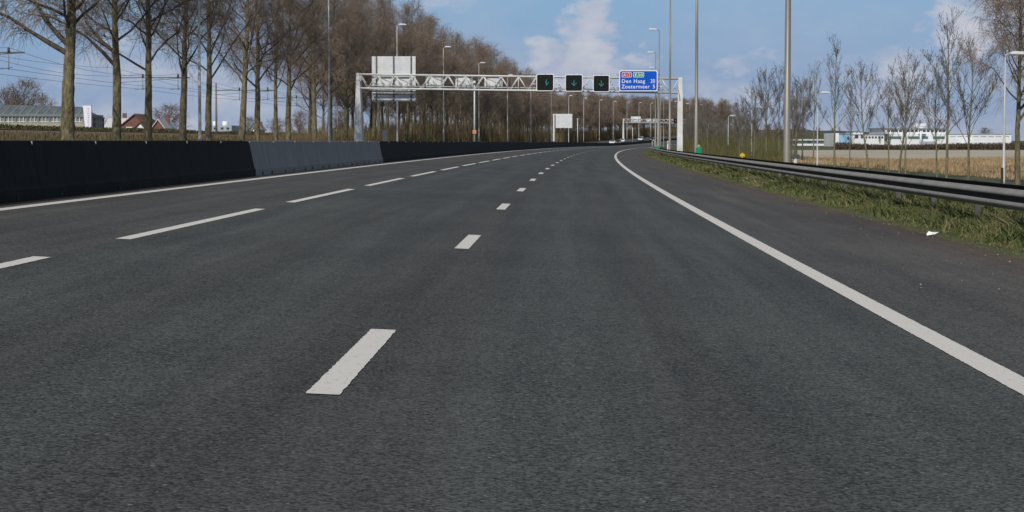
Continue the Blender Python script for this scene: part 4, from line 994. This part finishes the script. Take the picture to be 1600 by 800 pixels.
# ------------------------------------------------------------ buildings
def rect_px(u0, u1, v0, v1, Y): a = px(u0, v0, Y); b = px(u1, v1, Y); return a[0], b[0], b[2], a[2]
def block(name, mt, parent, u0, u1, v0, v1, Y, depth, base=None, off=0):
    x0, x1, z0, z1 = rect_px(u0, u1, v0, v1, Y); z0 = base if base is not None else z0
    return MB().box(((x0+x1)/2, Y+depth/2+off, (z0+z1)/2), (x1-x0, depth, z1-z0)).build(name, mt, parent)
def wins(parent, us, v0, v1, Y, name='window', mt='window', dp=.2):
    for u0, u1 in us:
        x0, x1, z0, z1 = rect_px(u0, u1, v0, v1, Y); MB().box(((x0+x1)/2, Y-.06, (z0+z1)/2), (x1-x0, dp, z1-z0)).build(name, M[mt], parent)
def right_buildings():
    Y = 900
    r = empty('factory_building'); block('wall', M['wall'], r, 1392, 1480, 209, 229, Y, 60, GZ)
    block('upper_storey', M['wall'], r, 1383, 1479, 200.5, 209, Y+6, 40)
    wins(r, [(1386+i*6.2, 1390.5+i*6.2) for i in range(15)], 203, 206.2, Y+6); wins(r, [(1383, 1408), (1419, 1450), (1458, 1476)], 213, 217, Y, 'window', 'greenglass')
    block('parapet', M['wallgrey'], r, 1381, 1481, 199.3, 200.5, Y+5, 42)
    block('roof_plant', M['wall'], r, 1429, 1448, 193, 198.5, Y+8, 10); block('roof_plant', M['wallgrey'], r, 1433, 1452, 196.8, 199.2, Y+7, 10)
    block('entrance', M['wallgrey'], r, 1441, 1462, 221, 229, Y-6, 5.9, GZ)
    for u, t in ((1450, 175), (1458, 190)):
        p = px(u, t, Y+10); b = px(u, 200, Y+10)[2]; MB().tube([(p[0], Y+10, b), (p[0], Y+10, p[2])], [.3, .1], 6).build('mast', M['white_dirty'], r)
    p = px(1439, 198, Y-3); MB().tube([(p[0], Y-3, GZ), (p[0], Y-3, p[2]-1.)], .55, 10).tube([(p[0], Y-3, p[2]-1.4), (p[0], Y-3, p[2]-.9), (p[0], Y-3, p[2])], [.6, 1.9, 1.9], 12).build('water_tower', M['wall'], r)
    tag(r, 'white factory with windowed upper storey, green window strips and roof mast', 'factory')
    r = empty('warehouse_building'); block('wall', M['wall'], r, 1480.5, 1580, 210, 229, Y, 70, GZ); block('parapet', M['wallgrey'], r, 1480, 1580.6, 208.8, 210, Y-.3, 70)
    wins(r, [(1484+i*12, 1493+i*12) for i in range(8)], 212.5, 213.4, Y, 'window', 'wallgrey'); block('loading_dock', M['wallgrey'], r, 1500, 1520, 224, 229, Y-3, 2.8, GZ)
    tag(r, 'long low white warehouse right of the factory', 'warehouse')
    r = empty('office_building'); block('wall', M['wall'], r, 1331, 1381.5, 210.5, 229, Y, 40, GZ); block('upper_storey', M['wall'], r, 1333, 1348, 207, 210.5, Y, 20)
    wins(r, [(1336, 1341), (1345, 1348)], 210.8, 216, Y); wins(r, [(1352+i*5, 1355+i*5) for i in range(6)], 213, 216, Y); block('parapet', M['wallgrey'], r, 1330.5, 1382, 209.7, 210.5, Y-.4, 40)
    tag(r, 'low white office block left of the factory with a few dark windows', 'building')
    r = empty('blue_building'); block('wall', M['skyblue'], r, 1311, 1330, 209.5, 229, Y-20, 30, GZ); block('side_wing', M['wall'], r, 1304, 1310.7, 208, 229, Y-20, 30, GZ); wins(r, [(1324, 1327)], 214, 218, Y-20); block('parapet', M['wallgrey'], r, 1310.8, 1330.2, 208.8, 209.5, Y-20.3, 30)
    tag(r, 'small pale blue building with a white wing left of the white office', 'building')
    r = empty('low_shed'); block('wall', M['wall'], r, 1245, 1296, 219.5, 225, 1000, 30, GZ); x0, x1, z0, z1 = rect_px(1243, 1298, 217.5, 219.5, 999)
    MB().prism([(x0, z0), (x1, z0), (x1-3, z1), (x0+3, z1)], 998, 1031).build('roof', M['paleroof'], r); wins(r, [(1262, 1266), (1275, 1279)], 221, 224, 1000, 'door', 'wallgrey')
    tag(r, 'low pale shed on the horizon right of the thick lamp post', 'shed')
    r = empty('tall_block'); block('wall', M['ochre'], r, 1098, 1109, 187, 215, 1300, 20, GZ); wins(r, [(1100, 1102), (1104, 1106)], 190, 205, 1300); block('parapet', M['wall'], r, 1097.6, 1109.4, 185.7, 187, 1299.6, 20.6)
    tag(r, 'distant pale block behind the plantation right of the second lamp post', 'building')
right_buildings()
def left_buildings():
    # greenhouse
    Y = 300; r = empty('greenhouse'); x0, x1, z0, z1 = rect_px(-260, 132, 178, 204, Y); ridge = px(100, 169, Y+7)[2] + 1.2
    MB().box(((x0+x1)/2, Y+7, (GZ+z1)/2), (x1-x0, 14, z1-GZ-.05)).build('glass_wall', M['glass'], r)
    mb = MB(); mb._add([(x0, Y-.1, z1), (x1, Y-.1, z1-.45), (x1-2.0, Y+7, ridge-1.), (x0, Y+7, ridge), (x0, Y+14, z1), (x1, Y+14, z1-.45)], [(0, 1, 2, 3), (3, 2, 5, 4), (1, 5, 2)]); ro = mb.build('roof', M['ghroof'], r)
    mb = MB()
    for k in range(30):
        t = k/30; xx = x0 + (x1-x0)*t; mb.tube([(xx, Y-.14, z1-.45*t+.03), (xx-2*t*.0, Y+6.9, ridge-1.*t+.03)], .03, 4)
    mb.tube([(x0, Y-.15, z1), (x1, Y-.15, z1-.45)], .12, 5); mb.build('glazing_bar', M['white_dirty'], ro)
    md_, ml_ = MB(), MB(); n = int((x1-x0)/.58); zb = px(0, 181, Y)[2]
    for k in range(n):
        xx = x1 - .1 - k*.58; (md_ if k % 3 == 0 else ml_).box((xx, Y-.12, (GZ+zb)/2), (.24 if k % 3 == 0 else .09, .15, zb-GZ))
    for k in range(9): (md_ if k % 4 == 0 else ml_).box((x1+.08, Y+.3+k*1.68, (GZ+zb)/2-.1), (.15, .22 if k % 4 == 0 else .12, zb-GZ-.2))
    md_.box(((x0+x1)/2, Y-.12, zb), (x1-x0+.2, .2, .2)); md_.box((x1+.08, Y+7, zb-.2), (.2, 14.4, .2)); ml_.box(((x0+x1)/2, Y-.12, px(0, 190, Y)[2]), (x1-x0, .1, .1)); ml_.box((x1+.08, Y+7, px(0, 190, Y)[2]), (.1, 14, .1))
    md_.build('glazing_frame', M['mast'], r); ml_.build('glazing_grid', M['white_dirty'], r)
    MB().box(((x0+x1)/2, Y-.24, px(0, 198, Y)[2]), (x1-x0, .06, 1.3)).build('screen', mat('cream_screen', (.30, .28, .21), (.38, .35, .27), .7, 2), r)
    MB().box(((x0+x1)/2, Y-.26, px(0, 180, Y)[2]), (x1-x0, .12, .35)).build('gutter', M['mast'], r)
    tag(r, 'long glass greenhouse with grey roof behind the first poplar', 'greenhouse')
    # banner
    Y = 285; a = px(129.5, 165, Y); b = px(142.5, 165, Y); c = px(142.5, 204, Y); d = px(133, 204, Y); r = empty('feather_banner', (b[0], Y, GZ))
    q = lambda p: (p[0]-b[0], p[2]-GZ)
    MB().tube([(.06, 0, 0), (.06, 0, b[2]-GZ+.1)], .045, 8).build('pole', M['steel'], r); MB().prism([q(a), q(b), q(c), q(d)], -.02, .02).build('cloth', M['cloth'], r)
    sg = MB(); x = (q(a)[0]*.42)
    for k in range(9):
        z = q(a)[1]-.5-k*.33; w = .26 if k % 2 else .36
        sg.tube([(x-w/2+.12, -.035, z), (x+.1, -.035, z+.12), (x+w/2+.05, -.035, z-.02)], .035, 5)
    sg.build('print', M['purple'], r); tag(r, 'white feather banner with purple print right of the first poplar', 'banner')
    # farmhouse with a gable to the front
    def house(nm, u0, u1, ve, vr, Y, wallm, roofm, label, depth=12, gable=True, nwin=2):
        r = empty(nm); x0, x1, _, ze = rect_px(u0, u1, ve, vr, Y); zr_ = px(u0, vr, Y)[2]; xm = (x0+x1)/2
        if gable:
            MB().prism([(x0, GZ), (x1, GZ), (x1, ze), (xm, zr_), (x0, ze)], Y, Y+depth).build('wall', M[wallm], r)
            mb = MB()
            for sx, xe in ((-1, x0), (1, x1)):
                nx = .18; mb._add([(xe+sx*.3, Y-.3, ze-.1), (xm, Y-.3, zr_+.14), (xm, Y+depth+.3, zr_+.14), (xe+sx*.3, Y+depth+.3, ze-.1), (xe+sx*.3, Y-.3, ze+.1), (xm, Y-.3, zr_+.36), (xm, Y+depth+.3, zr_+.36), (xe+sx*.3, Y+depth+.3, ze+.1)],
                        [(0, 1, 2, 3), (7, 6, 5, 4), (0, 4, 5, 1), (2, 6, 7, 3), (0, 3, 7, 4)])
            ro = mb.build('roof', M[roofm], r)
        else:
            MB().box((xm, Y+depth/2, (GZ+ze)/2), (x1-x0, depth, ze-GZ)).build('wall', M[wallm], r)
            ro = MB().prism([(Y-.4, ze), (Y+depth+.4, ze), (Y+depth/2, zr_)], x0-.3, x1+.3, 'x').build('roof', M[roofm], r)
        MB().box((xm+(x1-x0)*.2, Y+depth*.6, zr_+.3), (.7, .7, 1.3)).build('chimney', M['brick'], ro)
        for k in range(nwin):
            xx = x0 + (x1-x0)*(k+.7)/(nwin+.4); w = MB().box((xx, Y-.05, ze-.75), (1.1, .12, 1.2)).build('window', M['signwhite'], r); MB().box((xx, Y-.13, ze-.75), (.85, .06, .95)).build('pane', M['window'], w)
        return tag(r, label, 'house')
    house('farmhouse', 190, 231, 197, 180.5, 350, 'brick', 'rooftile', 'brown gabled farmhouse between the second and third poplar')
    house('barn', 162, 192, 203, 184, 372, 'wallgrey', 'paleroof', 'barn with a pale roof left of the brown farmhouse', gable=False)
    house('brick_house', 239, 255, 201, 188.5, 340, 'brick', 'paleroof', 'small red house with white bargeboards right of the third poplar')
    house('cottage', 209, 228, 204, 193, 335, 'wall', 'rooftile', 'small white and red cottage in front of the brown farmhouse', nwin=2)
    house('cottage', 395, 403, 203, 196.5, 420, 'wall', 'paleroof', 'small white cottage low between poplars above the grey barrier', nwin=1)
    house('cottage', 519, 534, 208, 199, 400, 'wall', 'rooftile', 'white cottage low between the second lamp post and the gantry leg', nwin=1)
    house('ochre_house', 625, 637, 204, 200, 420, 'ochre', 'paleroof', 'small ochre house under the large sign back', gable=False, nwin=1)
    house('red_barn', 752, 800, 212, 203, 620, 'brick', 'brick', 'red roofed barn glimpsed through the dense poplars', gable=False, nwin=2, depth=20)
    house('red_barn', 733, 747, 212, 205, 600, 'brick', 'rooftile', 'small red house left of the red barn behind the poplars', nwin=1)
    house('white_house', 615, 620, 208, 203, 430, 'wall', 'paleroof', 'tiny white house left of the ochre one under the large sign back', nwin=1)
    # grey factory
    r = empty('grey_factory'); Y = 700; block('wall', M['wallgrey'], r, 330, 362, 196, 218, Y, 30, GZ)
    for u in (337, 352): p = px(u, 189.5, Y+5); MB().tube([(p[0], Y+5, p[2]-3), (p[0], Y+5, p[2])], 1.1, 10).build('silo', M['wall'], r)
    wins(r, [(334, 338), (345, 349), (354, 358)], 199, 202, Y); tag(r, 'grey factory block with two silos between fourth and fifth poplar', 'factory')
left_buildings()

# ------------------------------------------------------------ railway
DM = -50.5
def rail():
    strip('railway_ballast', SS[SS > 20], [-53.5, -52.5, -44.5, -43.5], [0, 0, 0, 0], M['ballast'])
    o = bpy.data.objects['railway_ballast']; me = o.data; k = len(me.vertices)//4; zz = np.zeros(k*12); me.vertices.foreach_get('co', zz[:k*12]); zz = zz.reshape(-1, 4, 3)
    pr = prof(SS[SS > 20]); zz[:, :, 2] = pr[:, None] + np.array([1.9, 2.1, 2.1, 1.9]); me.vertices.foreach_set('co', zz.ravel().astype(np.float32)); me.update()
    for j, d in enumerate((-51.2, -49.75, -47.2, -45.75)):
        ss = SS[(SS > 20) & (SS < 700)]; p = rw(ss, d); p[:, 2] = 2.17 + prof(ss)
        mb = MB(); mb.tube(list(p), .05, 4); ob = mb.build('rail', mat('rusty_rail', (.12, .065, .04), None, .7) if j == 0 else bpy.data.materials['rusty_rail']); tag(ob, ['farther rail of the far track', 'nearer rail of the far track', 'farther rail of the near track', 'nearer rail of the near track'][j] + ' on the railway bank', 'rail', 'rusty rails on the bank behind the poplars')
    ms = [155, 215, 268, 312, 372, 432, 492]
    words = ['catenary mast outside the left edge, its arm reaching into the picture', 'slim grey catenary mast left of the third poplar', 'catenary mast hidden behind the poplar above the barrier joint', 'thin catenary mast left of the bent poplar', 'catenary mast behind the gantry leg', 'catenary mast behind the large sign back', 'farthest catenary mast among the dense poplars']
    H = 8.0
    for i, s in enumerate(ms):
        p = list(rp(s, -53.9 if i == 0 else DM-3.4)); p[2] = 1.4 + float(prof(s)); r = empty('catenary_mast', p, heading(s))
        MB().tube([(0, 0, 0), (0, 0, H-.0)], [.17, .12], 8).build('mast', M['mast'], r)
        a = MB().tube([(0, 0, H-1.0), (8.6, 0, H-1.0)], .07, 6).tube([(0, 0, H-1.6), (8.6, 0, H-1.0)], .03, 4); a.build('arm', M['mast'], r)
        for x in (3.3, 7.3):
            o = MB().tube([(x, 0, H-1.0), (x, 0, H-2.4)], .04, 5).tube([(x-.9, 0, H-2.35), (x+.3, 0, H-2.2)], .03, 5).build('dropper', M['mast'], r)
            MB().tube([(x, 0, H-1.0), (x, 0, H-.6)], [.12, .10], 8).build('insulator', mat('brown_insulator', (.05, .03, .025), None, .3), o)
        tag(r, words[i], 'catenary mast', 'catenary masts along the railway')
    for j, (x, z, w) in enumerate(((3.3, H-.6, 'upper wire over the far track'), (7.3, H-.6, 'upper wire over the near track'), (3.2, H-2.3, 'contact wire over the far track'), (7.2, H-2.3, 'contact wire over the near track'), (.0, H+.1, 'feeder wire on the mast tops'))):
        mb = MB(); pts = []; mm = [95.] + [float(q) for q in ms]
        for a, b in zip(mm[:-1], mm[1:]):
            for k in range(8):
                t = k/8; s = a+(b-a)*t; sag = (1.0 if j < 2 else .12 if j < 4 else .5)*4*t*(1-t); q = list(rp(s, DM-3.4+x)); q[2] = 1.4 + float(prof(s)) + z - sag; pts.append(q)
        mb.tube(pts, .015, 4); tag(mb.build('overhead_wire', M['wire']), w + ' of the railway', 'wire', 'overhead wires of the railway')
rail()
